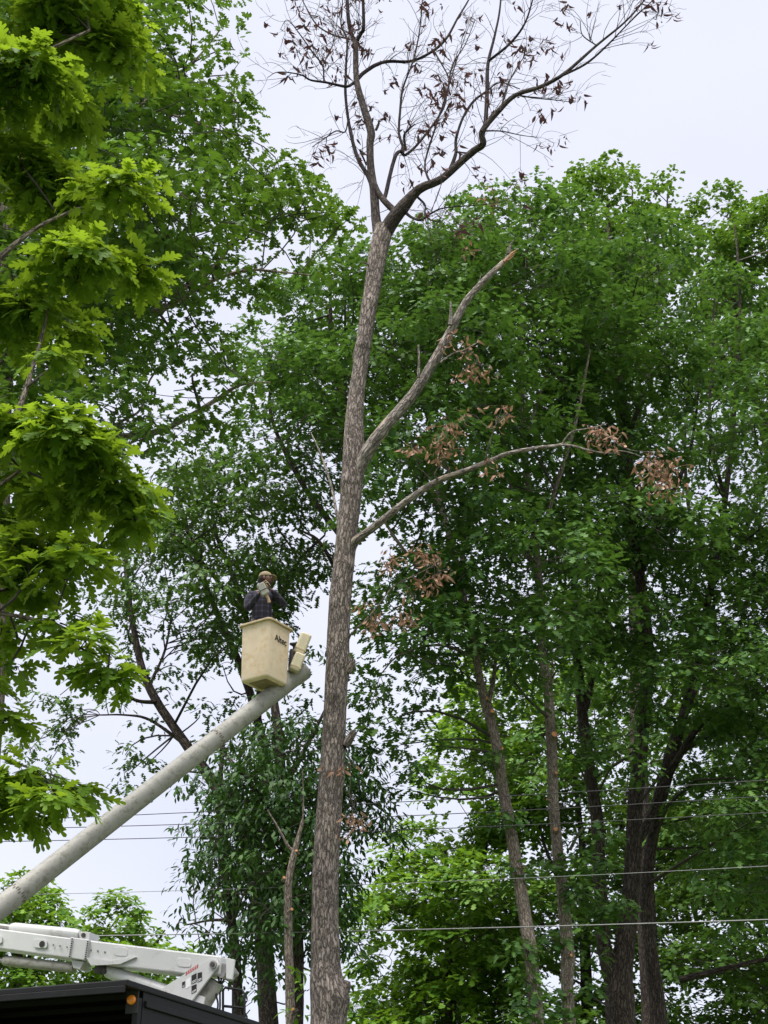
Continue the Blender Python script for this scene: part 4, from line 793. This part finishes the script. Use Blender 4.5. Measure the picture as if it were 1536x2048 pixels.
def truck():
    Z = np.array([0, 0, 1.0])
    K = P(255, 1958, 13.0)                                   # rear right corner of the chip box roof
    a = R(22); FW = np.array([math.sin(a), math.cos(a), 0]); LF = np.array([-math.cos(a), math.sin(a), 0])
    zt = K[2]; base = np.array([K[0], K[1], 0.0]) + LF * 1.2 + FW * 3
    root = empty('bucket_truck', base, 'white bucket truck with black chip box, its boom raised beside the dead trunk', 'truck')
    def T(f, l, z): return np.array([K[0], K[1], 0.0]) + FW * f + LF * l + Z * z
    AX = (FW, LF, Z)
    # chip box: roof, walls, ribs, rear posts, all black; rear is open under the roof lip
    W_, L_ = 2.35, 2.75
    zb = 1.15
    roof = MB().box(T(L_ / 2, W_ / 2, zt - .03), AX, (L_ / 2, W_ / 2, .03)).make('roof', M['black'], root, base, bevel=.012)
    MB().box(T(-.012, W_ / 2, zt - .085), AX, (.012, W_ / 2 - .01, .03)).make('lip', M['black'], roof, (base), bevel=.006)
    for i in range(5):
        MB().box(T(.35 + .5 * i, W_ / 2, zt - .085), AX, (.03, W_ / 2 - .03, .024)).make('roof_rib', M['black'], roof, base)
    wr = MB().box(T(L_ / 2 + .14, .03, (zt - .062 + zb) / 2), AX, (L_ / 2 - .17, .015, (zt - .062 - zb) / 2)).make('side_wall', M['black'], root, base)
    wl = MB().box(T(L_ / 2 + .14, W_ - .03, (zt - .062 + zb) / 2), AX, (L_ / 2 - .17, .015, (zt - .062 - zb) / 2)).make('side_wall', M['black'], root, base)
    for i in range(9):
        zz = zt - .16 - .24 * i
        if zz > zb + .05:
            MB().box(T(L_ / 2 + .14, .002, zz), AX, (L_ / 2 - .2, .013, .028)).make('wall_rib', M['black'], wr, base, bevel=.006)
            MB().box(T(L_ / 2 + .14, W_ - .002, zz), AX, (L_ / 2 - .2, .013, .028)).make('wall_rib', M['black'], wl, base, bevel=.006)
    MB().box(T(L_ - .03, W_ / 2, (zt - .062 + zb) / 2), AX, (.015, W_ / 2 - .05, (zt - .062 - zb) / 2)).make('front_wall', M['black'], root, base)
    MB().box(T(L_ / 2, W_ / 2, zb - .04), AX, (L_ / 2, W_ / 2, .04)).make('floor', M['black'], root, base)
    for l in (.045, W_ - .045):
        MB().box(T(.27, l, (zt - .115 + zb) / 2), AX, (.035, .028, (zt - .115 - zb) / 2)).make('post', M['black'], root, base, bevel=.008)
    tg = MB().box(T(.27, W_ / 2, zt - .98), AX, (.014, W_ / 2 - .095, .30)).make('tailgate', M['black'], root, base)
    for i in range(3):
        MB().box(T(.246, W_ / 2, zt - .76 - .2 * i), AX, (.012, W_ / 2 - .12, .022)).make('gate_rib', M['black'], tg, base, bevel=.005)
    MB().box(T(.27, W_ / 2, (zb + zt - 1.3) / 2), AX, (.014, W_ / 2 - .095, (zt - 1.3 - zb) / 2)).make('gate_panel', M['black'], root, base)
    # amber marker light on its plate
    c = P(261, 1999, 13.22); l = (c - T(0, 0, 0)) @ LF; c = T(.225, l, c[2])
    pl = MB().box(c + FW * .014, AX, (.010, .062, .115)).make('light_plate', M['black_rub'], root, base, bevel=.006)
    MB().tube([c + FW * .005, c - FW * .018, c - FW * .026], [.042, .040, .030], 24).make('marker_light', M['amber'], pl, base, True)
    # chassis, wheels, cab (below and beyond the picture)
    MB().box(T(3.4, W_ / 2, .92), AX, (3.6, .42, .12)).make('chassis', M['black'], root, base)
    for fx in (1.2, 5.9):
        for l in (.2, W_ - .2):
            c = T(fx, l, .48); s = LF * .13
            wh = MB().tube([c - s, c - s * .85, c + s * .85, c + s], [.40, .48, .48, .40], 28).make('wheel', M['black_rub'], root, base, True)
            MB().tube([c - s * 1.06, c + s * 1.06], .24, 20).make('rim', M['white_paint'], wh, base, True)
    cab = MB().prism([T(5.0, .12, .8), T(7.2, .12, .8), T(7.2, .12, 1.55), T(6.3, .12, 1.65), T(5.9, .12, 2.5), T(5.0, .12, 2.55)], LF * (W_ - .24)).make('cab', M['white_paint'], root, base, bevel=.05)
    for l, d in ((.105, -1), (W_ - .105, 1)):
        MB().prism([T(5.25, l, 1.7), T(6.12, l, 1.7), T(5.85, l, 2.35), T(5.25, l, 2.38)], LF * d * .008).make('window', M['glass'], cab, base)
    # pedestal under the turret
    tc_ = P(405, 1985, 16.2)
    MB().tube([[tc_[0], tc_[1], .9], [tc_[0], tc_[1], tc_[2] - .55]], .28, 20).make('pedestal', M['white_paint'], root, base, True)
    # lower boom: local axes from the picture plane of the boom
    D1, D0 = 16.2, 17.3                                       # pivot and elbow distance
    def Q(px, py, off=0.0):
        s = (425 - px) / 495.0; return P(px, py, D1 + (D0 - D1) * s + off)
    dep = np.cross(unit(Q(0, 1875) - Q(400, 1925)), Z); dep = unit(dep); dep = dep if dep[1] > 0 else -dep
    def slab(poly, th, off=0.0): return MB().prism([Q(x, y, off) for x, y in poly], dep * th)
    lb = slab([(170, 1879), (443, 1912), (440, 1950), (372, 1948), (173, 1926)], .32).make('lower_boom', M['white_paint'], root, base, bevel=.018)
    slab([(-95, 1845), (150, 1877), (142, 1917), (-95, 1884)], .28, .02).make('boom_section', M['white_paint'], lb, base, bevel=.015)
    slab([(140, 1874), (179, 1879), (172, 1921), (134, 1915)], .36, -.03).make('collar', M['white_paint'], lb, base, bevel=.01)
    for (x0, y0, x1, y1) in ((145, 1876, 139, 1915), (176, 1881, 170, 1920)):
        for i in range(9):
            t = (i + .5) / 9; c = Q(x0 + (x1 - x0) * t, y0 + (y1 - y0) * t, -.045)
            MB().tube([c, c - dep * .012], [.010, .007], 8).make('rivet', M['grease'], lb, base, True)
    slab([(172, 1915), (222, 1922), (272, 1914), (240, 1928), (182, 1931)], .03, -.04).make('gusset', M['white_paint'], lb, base)
    # oval access plates and bolt heads on the boom side
    for (cx, cy, hole) in ((80, 1887, True), (241, 1903, False), (368, 1925, False), (-10, 1878, False)):
        pts = [Q(cx + 14 * math.copysign(abs(math.cos(t)) ** .5, math.cos(t)), cy + 1.4 * math.cos(t) + 9 * math.copysign(abs(math.sin(t)) ** .6, math.sin(t)), -.012) for t in np.linspace(0, 2 * math.pi, 24, endpoint=False)]
        o = MB().prism(pts, dep * .02).make('access_plate', M['white_paint'], lb, base, bevel=.003)
        if hole:
            c = Q(cx + 4, cy + 1, -.016); MB().tube([c, c - dep * .004], .036, 18).make('hole', M['ink'], o, base)
    for (x, y) in ((107, 1890), (120, 1892), (134, 1894), (182, 1900), (196, 1902), (210, 1904)):
        c = Q(x, y, -.002); MB().tube([c, c - dep * .014], [.012, .008], 8).make('bolt', M['steel'], lb, base, True)
    # cylinders
    cy = MB().tube([Q(22, 1855, .16), Q(30, 1856, .16), Q(150, 1868, .16), Q(160, 1869, .16)], [.045, .062, .062, .05], 18).make('top_cylinder', M['white_paint'], root, base, True)
    MB().tube([Q(-80, 1842, .16), Q(24, 1855, .16)], .03, 12).make('rod', M['steel'], cy, base, True)
    slab([(156, 1863), (180, 1864), (178, 1880), (160, 1878)], .22, .05).make('cylinder_bracket', M['white_paint'], root, base, bevel=.006)
    c = Q(166, 1870, .03); MB().tube([c, c + dep * .26], .026, 12).make('pin', M['grease'], root, base, True)
    cy = MB().tube([Q(8, 1922, .16), Q(14, 1922, .16), Q(140, 1935, .16), Q(148, 1936, .16)], [.05, .058, .058, .05], 18).make('lower_cylinder', M['boom_paint'], root, base, True)
    MB().tube([Q(-90, 1908, .16), Q(10, 1922, .16)], .028, 12).make('rod', M['steel'], cy, base, True)
    slab([(142, 1919), (168, 1923), (160, 1939), (146, 1936)], .20, .05).make('cylinder_bracket', M['white_paint'], root, base, bevel=.006)
    cy = MB().tube([Q(214, 1943, .16), Q(220, 1944, .16), Q(326, 1981, .16), Q(350, 1992, .16)], [.062, .075, .075, .075], 18).make('lift_cylinder', M['white_paint'], root, base, True)
    MB().tube([Q(196, 1937, .16), Q(218, 1944, .16)], .035, 12).make('rod', M['steel'], cy, base, True)
    for (x, y, r) in ((195, 1938, .05), (204, 1934, .035), (207, 1942, .03)):
        c = Q(x, y, .06); MB().tube([c, c + dep * .2], r, 14).make('knuckle_pin', M['grease'], root, base, True)
    # turret: two side plates, pivot pin, end bracket
    tur = MB()
    for off in (-.06, .34):
        tur.prism([Q(x, y, off) for x, y in ((318, 1980), (420, 1916), (432, 1918), (438, 1930), (376, 2012), (340, 2012))], dep * .03)
    tu = tur.make('turret', M['white_paint'], root, base, bevel=.004)
    c = Q(425, 1929, -.09); MB().tube([c, c + dep * .5], .042, 18).make('pivot_pin', M['steel'], tu, base, True)
    MB().tube([c - dep * .012, c], .026, 12).make('pin_cap', M['grease'], tu, base, True)
    for poly, mt in ((((383, 1951), (393, 1946), (393, 1964), (383, 1969)), 'ink'), (((395, 1946), (404, 1944), (404, 1961), (395, 1965)), 'ink'), (((383, 1972), (393, 1968), (393, 1983), (383, 1988)), 'ink'), (((364, 1965), (370, 1962), (370, 1973), (364, 1976)), 'ink'), (((372, 1960), (381, 1954), (381, 1972), (372, 1977)), 'paper'),
                     (((325, 1984), (333, 1983), (333, 1987), (325, 1989)), 'red')):
        MB().prism([Q(x, y, -.064) for x, y in poly], dep * .003).make('decal', M[mt], tu, base)
        if mt == 'ink':
            (x0, y0), (x1, y1), (x2, y2), (x3, y3) = poly
            for q in (.68, .84):
                MB().prism([Q(x0 + 1, y0 + (y3 - y0) * q, -.067), Q(x1 - 1, y1 + (y2 - y1) * q, -.067), Q(x1 - 1, y1 + (y2 - y1) * (q + .06), -.067), Q(x0 + 1, y0 + (y3 - y0) * (q + .06), -.067)], dep * .002).make('decal_line', M['paper'], tu, base)
    for i in range(7):
        x = 371 + i * 3.7; y = 1951 - i * 2.3
        MB().prism([Q(x, y, -.064), Q(x + 2, y - 1.2, -.064), Q(x + 3.4, y - 9.2, -.064), Q(x + 1.4, y - 8, -.064)], dep * .003).make('stripe', M['red'], tu, base)
    slab([(441, 1914), (469, 1919), (464, 1959), (438, 1955)], .03, .30).make('end_bracket', M['white_paint'], root, base, bevel=.004)
    slab([(452, 1916), (469, 1919), (464, 1959), (452, 1957)], .03, -.02).make('end_bracket', M['white_paint'], root, base, bevel=.004)
    for (x, y, r) in ((446, 1936, .05), (452, 1940, .035), (443, 1948, .04)):
        c = Q(x, y, .02); MB().tube([c, c + dep * .26], r, 14).make('pin', M['steel'], root, base, True)
    MB().tube([Q(432, 1962, .14), Q(426, 1972, .14), Q(400, 2016, .14), Q(392, 2030, .14)], [.075, .10, .10, .10], 18).make('swing_motor', M['boom_paint'], root, base, True)
    slab([(380, 2008), (398, 1990), (410, 1994), (404, 2022), (384, 2030)], .02, -.02).make('motor_guard', M['white_paint'], root, base)
    rl = MB()
    for pts in ([(446, 2060), (446, 1982), (450, 1975), (484, 1980), (489, 1988), (489, 2060)], [(446, 2012), (489, 2016)], [(466, 1978), (466, 2060)]):
        rl.tube([Q(x, y, -.5) for x, y in pts], .014, 8)
    rl.make('guard_rail', M['black'], root, base, True)
    hz = MB()
    for k, pts in enumerate(([(436, 1950), (438, 1966), (432, 1985), (436, 2010), (430, 2040)], [(444, 1950), (441, 1970), (440, 1990), (440, 2015), (436, 2040)], [(450, 1956), (442, 1968), (428, 1976), (418, 1978)])):
        p, r = stem_points([(x, y, 4) for x, y in pts], D1 + .1 + .04 * k); hz.tube(p, r, 7)
    hz.make('hose_bundle', M['black_rub'], root, base, True)
    # upper boom: elbow to bucket
    E0 = P(-72, 1872, 17.9); E1 = P(606, 1342, 20.35)
    ub = MB().tube([E0 + (E1 - E0) * t for t in np.linspace(0, 1, 12)], np.linspace(.139, .132, 12), 40, rough=.004).make('upper_boom', M['boom_paint'], root, base, True)
    bd = unit(E1 - E0)
    MB().tube([E1 - bd * .22, E1 - bd * .20, E1 + bd * .012, E1 + bd * .012, E1 + bd * .004], [.133, .139, .146, .122, .01], 40, cap=False).make('boom_tip', M['boom_paint'], ub, base, True)
    MB().tube([E1 + bd * .006, E1 + bd * .014], .118, 32).make('tip_cover', M['rim'], ub, base, True)
    u = unit(np.cross(bd, Z)); v = np.cross(bd, u)
    for t, st in ((.702, .0), (.13, .4)):
        for i in range(26):
            q = 2 * math.pi * i / 26 + st; rd = u * math.cos(q) + v * math.sin(q); s = bd * (.018 * math.sin(i * 2.3))
            c = E0 + (E1 - E0) * t + s; r0 = .139 - .007 * t
            MB().box(c + rd * r0, (bd, np.cross(bd, rd), rd), (.020, .007, .004)).make('seam_mark', M['band'], ub, base)
    # elbow joint (just out of the picture at the left)
    MB().tube([E0 + dep * -.28, E0 + dep * -.2, E0 + dep * .42, E0 + dep * .5], [.16, .22, .22, .16], 24).make('elbow', M['white_paint'], root, base, True)
    # ---- bucket
    a2 = R(33.5); e1 = np.array([-math.cos(a2), math.sin(a2), 0]); e2 = np.array([math.sin(a2), math.cos(a2), 0])
    kt = P(539, 1236, 19.55); w = .535; h = .90
    ctr = kt + (e1 + e2) * w / 2
    def ring(hw, cr, z):
        pts = []
        for sx, sy, a0 in ((1, 1, 0), (-1, 1, 90), (-1, -1, 180), (1, -1, 270)):
            for k in range(6):
                an = R(a0 + k * 18); x = sx * (hw - cr) + cr * math.cos(an); y = sy * (hw - cr) + cr * math.sin(an)
                pts.append(ctr + e1 * x + e2 * y + Z * (z - 0))
        return np.array(pts)
    def loft(rs, cap0=False, cap1=False):
        n = len(rs[0]); V = np.vstack(rs); F = []
        for i in range(len(rs) - 1):
            for j in range(n): k = (j + 1) % n; F.append((i * n + j, i * n + k, (i + 1) * n + k, (i + 1) * n + j))
        if cap0: F.append(tuple(range(n - 1, -1, -1)))
        if cap1: F.append(tuple(range((len(rs) - 1) * n, len(rs) * n)))
        return V, F
    t0 = w / 2; b0 = w / 2 - .016
    bk = MB(); bk.add(*loft([ring(b0 - .03, .035, -h), ring(b0 - .012, .042, -h + .006), ring(b0 - .003, .045, -h + .018), ring(b0, .045, -h + .035), ring(t0, .05, 0), ring(t0 - .012, .042, 0), ring(b0 - .014, .04, -h + .06), ring(b0 - .02, .04, -h + .03)], True, True))
    bucket = bk.make('bucket', M['cream'], root, base, True)
    rm = MB(); rm.add(*loft([ring(t0 + .002, .052, -.028), ring(t0 + .040, .075, -.026), ring(t0 + .043, .078, -.006), ring(t0 + .036, .072, .006), ring(t0 - .012, .042, .006), ring(t0 - .012, .042, -.028)]))
    rm.make('rim', M['rim'], bucket, base, True)
    MB().box(ctr - Z * (h + .004), (e1, e2, Z), (.16, .16, .004)).make('bottom_pad', M['scuff'], bucket, base, bevel=.003)
    for s in (-.2, .2):
        MB().box(ctr - Z * (h + .002) + e1 * s, (e1, e2, Z), (.012, .19, .006)).make('bottom_rib', M['cream'], bucket, base, bevel=.003)
    # lettering on the right-hand face (the face whose normal is -e1)
    cu = bpy.data.curves.new('lettering', 'FONT'); cu.body = 'Altec'; cu.size = .145; cu.extrude = .0015; cu.offset = .001; cu.space_character = .95
    tmp = bpy.data.objects.new('lettering', cu); COL.objects.link(tmp); bpy.context.view_layer.update()
    me = bpy.data.meshes.new_from_object(tmp.evaluated_get(bpy.context.evaluated_depsgraph_get())); bpy.data.objects.remove(tmp); bpy.data.curves.remove(cu)
    lt = link('lettering', me, M['ink'], bucket)
    org = kt + e2 * (w * .27) - Z * .30 - e1 * .001
    mt = Matrix.Identity(4); cols = (e2, Z, -e1)
    for r_ in range(3):
        for c_ in range(3): mt[r_][c_] = cols[c_][r_]
        mt[r_][3] = org[r_] - base[r_]
    lt.matrix_basis = mt
    # mounting bracket and control covers on the far right side (face +e2)
    def rot(v, ax, an):
        return np.array(Matrix.Rotation(an, 3, Vector(ax)) @ Vector(v))
    tz = unit(Z * .94 + CR * .34); tx = unit(np.cross(np.array([0.25, -1, 0]), tz)); ty = np.cross(tz, tx)
    for px, py, dd, hs in ((604, 1290, .10, (.085, .11, .175)), (594, 1326, .0, (.082, .10, .145))):
        c = P(px, py, 20.1 + dd)
        o = MB().box(c, (tx, ty, tz), hs).make('control_cover', M['cream2'], root, base, bevel=.03)
        MB().box(c - tz * hs[2] * .62, (tx, ty, tz), (hs[0] + .004, hs[1] + .004, .012)).make('seam', M['rim'], o, base, bevel=.003)
    MB().box(P(589, 1289, 20.2), (unit(CR + Z * .1), e2, Z), (.05, .05, .022)).make('control_handle', M['black_rub'], root, base, bevel=.012)
    MB().tube([P(589, 1290, 20.2), P(590, 1312, 20.2)], .03, 10).make('control_stem', M['black_rub'], root, base, True)
    c = ctr + e2 * (w / 2 + .05) - Z * .55
    MB().box(c, (e1, e2, Z), (.10, .06, .30)).make('mount_bracket', M['grease'], root, base, bevel=.01)
    MB().tube([P(586, 1300, 20.2), P(584, 1330, 20.2), P(582, 1358, 20.2)], [.05, .06, .045], 12).make('leveling_arm', M['grease'], root, base, True)
    q0 = ctr + e2 * (w / 2 + .10) - Z * .66; q1 = E1 - bd * .18
    MB().tube([q0, q1], .06, 14).make('mount_shaft', M['grease'], root, base, True)
    return ctr, e1, e2, h
BUCKET = truck()
# ---------------------------------------------------------------- the worker in the bucket
def plaid():
    m, n, out = newmat('dark plaid shirt')
    tc = N(n, 'ShaderNodeTexCoord'); sp = N(n, 'ShaderNodeSeparateXYZ'); n.links.new(tc.outputs['Object'], sp.inputs[0])
    def stripe(sock, freq, wd):
        a = N(n, 'ShaderNodeMath', operation='MULTIPLY'); a.inputs[1].default_value = freq; n.links.new(sock, a.inputs[0])
        f = N(n, 'ShaderNodeMath', operation='FRACT'); n.links.new(a.outputs[0], f.inputs[0])
        l = N(n, 'ShaderNodeMath', operation='LESS_THAN'); l.inputs[1].default_value = wd; n.links.new(f.outputs[0], l.inputs[0]); return l.outputs[0]
    s1 = stripe(sp.outputs['Z'], 11, .22); s2 = stripe(sp.outputs['X'], 11, .22)
    ad = N(n, 'ShaderNodeMath', operation='ADD'); n.links.new(s1, ad.inputs[0]); n.links.new(s2, ad.inputs[1])
    hf = N(n, 'ShaderNodeMath', operation='MULTIPLY'); hf.inputs[1].default_value = .5; n.links.new(ad.outputs[0], hf.inputs[0])
    r = ramp(n, hf.outputs[0], [(0, (0.016, 0.014, 0.026)), (.5, (0.034, 0.030, 0.058)), (1, (0.085, 0.075, 0.10))])
    p = N(n, 'ShaderNodeBsdfPrincipled', Roughness=.9); n.links.new(r.outputs[0], p.inputs['Base Color']); n.links.new(p.outputs[0], out.inputs[0]); return m
M['plaid'] = plaid(); M['skin'] = plain('skin', (0.13, 0.06, 0.04), .55, var=.1); M['capcloth'] = plain('tan cap', (0.26, 0.20, 0.13), .9, var=.3, scale=40, dirt=((.2, .14, .08), 30, .55, .5))
M['beard'] = plain('dark hair', (0.035, 0.022, 0.018), .9, var=.4, scale=60); M['glove'] = plain('leather glove', (0.42, 0.29, 0.18), .8, var=.2, scale=30)
M['trousers'] = plain('dark trousers', (0.02, 0.02, 0.028), .9); M['toolgrey'] = plain('grey tool casing', (0.34, 0.33, 0.29), .6, var=.2, scale=20, dirt=((.12, .11, .09), 25, .55, .6))

def skin_obj(name, joints, edges, mat, parent, sub=2, rootv=0):
    """joints: list of (x, y, z, radius x, radius y)"""
    me = bpy.data.meshes.new(name); me.from_pydata([j[:3] for j in joints], edges, [])
    o = link(name, me, mat, parent)
    sk = o.modifiers.new('skin', 'SKIN'); sk.use_smooth_shade = True
    if not me.skin_vertices: raise RuntimeError('no skin layer')
    for i, j in enumerate(joints):
        d = me.skin_vertices[0].data[i]; d.radius = (j[3], j[4] if len(j) > 4 else j[3]); d.use_root = (i == rootv)
    ss = o.modifiers.new('sub', 'SUBSURF'); ss.levels = sub; ss.render_levels = sub
    return o

def worker():
    ctr, e1, e2, h = BUCKET
    foot = ctr - np.array([0, 0, h - .035]) + np.array([-.075, 0.0, 0])
    root = empty('person', foot, 'worker in dark plaid shirt and tan cap standing in the bucket, hands raised', 'person')
    root.rotation_euler = (0, 0, 0)
    # local axes: +x picture right, -y towards the camera; body turned a little to the right
    J = [(0, 0, .93, .135, .10), (0, 0, 1.10, .13, .095), (0, 0, 1.28, .15, .10), (0, 0, 1.42, .12, .085), (.01, 0, 1.50, .055, .055), (.02, -.005, 1.56, .055, .055), (.03, -.01, 1.63, .078, .088), (.03, -.01, 1.71, .076, .088), (.03, -.01, 1.76, .05, .06),
         (-.17, -.01, 1.40, .066, .066), (-.22, -.06, 1.26, .052, .052), (-.21, -.10, 1.12, .045, .045), (-.10, -.20, 1.24, .040, .040), (-.02, -.25, 1.34, .032, .026),
         (.18, .0, 1.41, .066, .066), (.27, -.04, 1.30, .052, .052), (.34, -.08, 1.20, .045, .045), (.24, -.18, 1.31, .040, .040), (.14, -.24, 1.40, .032, .026),
         (-.09, 0, .86, .09, .09), (-.10, -.02, .48, .062, .062), (-.11, 0, .09, .045, .045), (-.11, -.12, .045, .042, .042), (.09, 0, .86, .09, .09), (.10, -.02, .48, .062, .062), (.11, 0, .09, .045, .045), (.11, -.12, .045, .042, .042)]
    Eg = [(0, 1), (1, 2), (2, 3), (3, 4), (4, 5), (5, 6), (6, 7), (7, 8), (3, 9), (9, 10), (10, 11), (11, 12), (12, 13), (3, 14), (14, 15), (15, 16), (16, 17), (17, 18), (0, 19), (19, 20), (20, 21), (21, 22), (0, 23), (23, 24), (24, 25), (25, 26)]
    skin_obj('body', J, Eg, M['skin'], root)
    g = 1.17
    sh = [J[i] for i in (0, 1, 2, 3, 9, 10, 11, 12, 14, 15, 16, 17)] + [(-.035, -.243, 1.325, .030, .028), (.155, -.232, 1.388, .030, .028)]
    sh[0] = (0, 0, .84, .14, .11)
    sh = [(x, y, z, a * g + .006, b * g + .006) for x, y, z, a, b in sh]
    skin_obj('shirt', sh, [(0, 1), (1, 2), (2, 3), (3, 4), (4, 5), (5, 6), (6, 7), (3, 8), (8, 9), (9, 10), (10, 11), (7, 12), (11, 13)], M['plaid'], root)
    tr = [J[i] for i in (0, 19, 20, 21, 23, 24, 25)]; tr = [(x, y, z if z > .2 else .12, a * 1.15 + .008, b * 1.15 + .008) for x, y, z, a, b in tr]
    skin_obj('trousers', tr, [(0, 1), (1, 2), (2, 3), (0, 4), (4, 5), (5, 6)], M['trousers'], root)
    # gloved hands: palm and five curled fingers each
    for (wx, wy, wz), s in (((-.02, -.25, 1.34), 1), ((.14, -.24, 1.40), -1)):
        J2 = [(wx, wy, wz, .030, .024), (wx + .035 * s, wy - .02, wz + .035, .042, .024), (wx + .06 * s, wy - .03, wz + .06, .036, .020)]; E2 = [(0, 1), (1, 2)]
        for k in range(4):
            o = (k - 1.5) * .019; L = (.9, 1.05, 1.0, .8)[k]; i0 = len(J2); bx, by, bz = J2[2][:3]
            J2 += [(bx + .02 * s - o * .6 * s, by - .012, bz + .02 + o, .0105, .0105), (bx + .045 * s * L - o * .6 * s, by - .035 * L, bz + .028 + o, .0095, .0095), (bx + .045 * s * L - o * .6 * s, by - .06 * L, bz + .012 + o, .0085, .0085)]
            E2 += [(2, i0), (i0, i0 + 1), (i0 + 1, i0 + 2)]
        i0 = len(J2); bx, by, bz = J2[1][:3]
        J2 += [(bx - .005 * s, by - .035, bz + .03, .0115, .0115), (bx + .015 * s, by - .06, bz + .045, .0095, .0095)]; E2 += [(1, i0), (i0, i0 + 1)]
        skin_obj('glove', J2, E2, M['glove'], root, 1)
    # head details: the face looks to the right of the picture
    hx, hy, hz = .03, -.01, 1.66
    def ell(name, c, r, mat, seg=20, rings=12, zmin=-1.0, parent=root):
        V = []; F = []
        for i in range(rings + 1):
            ph = math.pi * i / rings
            for j in range(seg):
                th = 2 * math.pi * j / seg; z = max(math.cos(ph), zmin); q = math.sin(ph)
                V.append((c[0] + r[0] * q * math.cos(th), c[1] + r[1] * q * math.sin(th), c[2] + r[2] * z))
        for i in range(rings):
            for j in range(seg): k = (j + 1) % seg; F.append((i * seg + j, (i + 1) * seg + j, (i + 1) * seg + k, i * seg + k))
        return link(name, mesh_np(name, V, F, None, True), mat, parent)
    ell('hair', (hx - .02, hy + .005, hz + .012), (.092, .098, .095), M['beard'])
    ell('beard', (hx + .045, hy - .012, hz - .062), (.062, .072, .060), M['beard'])
    fc = ell('face', (hx + .035, hy - .012, hz + .0), (.075, .082, .098), M['skin'])
    ell('nose', (hx + .112, hy - .03, hz - .005), (.018, .014, .022), M['skin'], 10, 8, parent=fc)
    for s in (-1, 1):
        ell('eye', (hx + .094, hy - .02 + .034 * s, hz + .022), (.011, .012, .010), M['paper'], 10, 8, parent=fc)
        ell('ear', (hx - .01, hy - .005 + .092 * s, hz - .002), (.020, .010, .032), M['skin'], 10, 8, parent=fc)
    ell('mouth', (hx + .105, hy - .022, hz - .052), (.010, .024, .007), M['red'], 10, 8, parent=fc)
    cap = ell('cap', (hx + .0, hy, hz + .045), (.106, .104, .092), M['capcloth'], 24, 12, -.12)
    n = 14; top = []; 
    for k in range(n):
        t = -1.25 + 2.5 * k / (n - 1); top.append((hx + .085 + .10 * math.cos(t) ** .6 if math.cos(t) > 0 else hx + .085, hy + .088 * math.sin(t) / math.sin(1.25) , hz + .045 - .018 * math.cos(t)))
    MB().prism([(hx + .05, hy + .088, hz + .047), (hx + .05, hy - .088, hz + .047)] + top, (0, 0, .009)).make('brim', M['capcloth'], cap, (0, 0, 0))
    ell('button', (hx, hy, hz + .138), (.010, .010, .006), M['capcloth'], 8, 6, parent=cap)
    # the tool in his hands
    tl = foot + np.array([.03, -.31, 1.36])
    tool = empty('power_tool', tl, 'boxy grey power tool with tan handle held up by the worker', 'tool')
    up = unit(np.array([-.50, -.1, .85])); sd = unit(np.cross(up, [0, -1, 0])); fr = np.cross(sd, up)
    o = np.array([0.0, 0, 0]) + tl
    bd = MB().box(o, (sd, fr, up), (.060, .045, .10)).make('casing', M['toolgrey'], tool, tl, bevel=.015)
    MB().box(o - up * .02, (sd, fr, up), (.062, .047, .006)).make('seam', M['black_rub'], bd, tl)
    MB().tube([o - up * .10, o - up * .17, o - up * .23 - sd * .02], [.024, .022, .026], 12).make('handle', M['glove'], tool, tl, True)
    MB().tube([o - up * .06 + sd * .06, o - up * .02 + sd * .12, o + up * .05 + sd * .11, o + up * .07 + sd * .055], .011, 10).make('front_handle', M['black_rub'], tool, tl, True)
worker()
# ---------------------------------------------------------------- overhead lines behind the dead tree
M['wire_dark'] = plain('dark cable', (0.03, 0.03, 0.032), .6); M['wire_pale'] = plain('weathered bare cable', (0.20, 0.20, 0.20), .5, var=.1)
def wires():
    D = 22.5
    for (y0, ym, y1, r, mt, lab) in ((1641, 1606, 1560, .0065, 'wire_dark', 'topmost thin dark overhead wire crossing behind the dead trunk'), (1658, 1634, 1592, .0065, 'wire_dark', 'second dark overhead wire from the top'),
                                     (1683, 1662, 1625, .0065, 'wire_dark', 'third dark overhead wire from the top'), (1790, 1768, 1732, .0045, 'wire_pale', 'thin pale overhead wire crossing the lower part of the picture'), (1874, 1861, 1839, .0085, 'wire_pale', 'thickest pale overhead cable, lowest of the lines')):
        A, B, C = P(0, y0, D + .6), P(768, ym, D), P(1536, y1, D - .6)
        x = np.linspace(-26, 26, 60)
        y = np.polyval(np.polyfit([A[0], B[0], C[0]], [A[1], B[1], C[1]], 1), x); cz = np.polyfit([A[0], B[0], C[0]], [A[2], B[2], C[2]], 2); cz[0] = max(cz[0], 0.0006)
        cz[2] += 0; z = np.polyval(cz, x)
        pts = np.column_stack([x, y, z]); c = pts[30].copy()
        V, F, b = tube(pts, [r] * 60, 8)
        o = link('power_line', mesh_np('power_line', V - c, F, None, True), M[mt], None, None, lab, 'wire', 'overhead lines'); o.location = tuple(c)
wires()
finish_foliage()
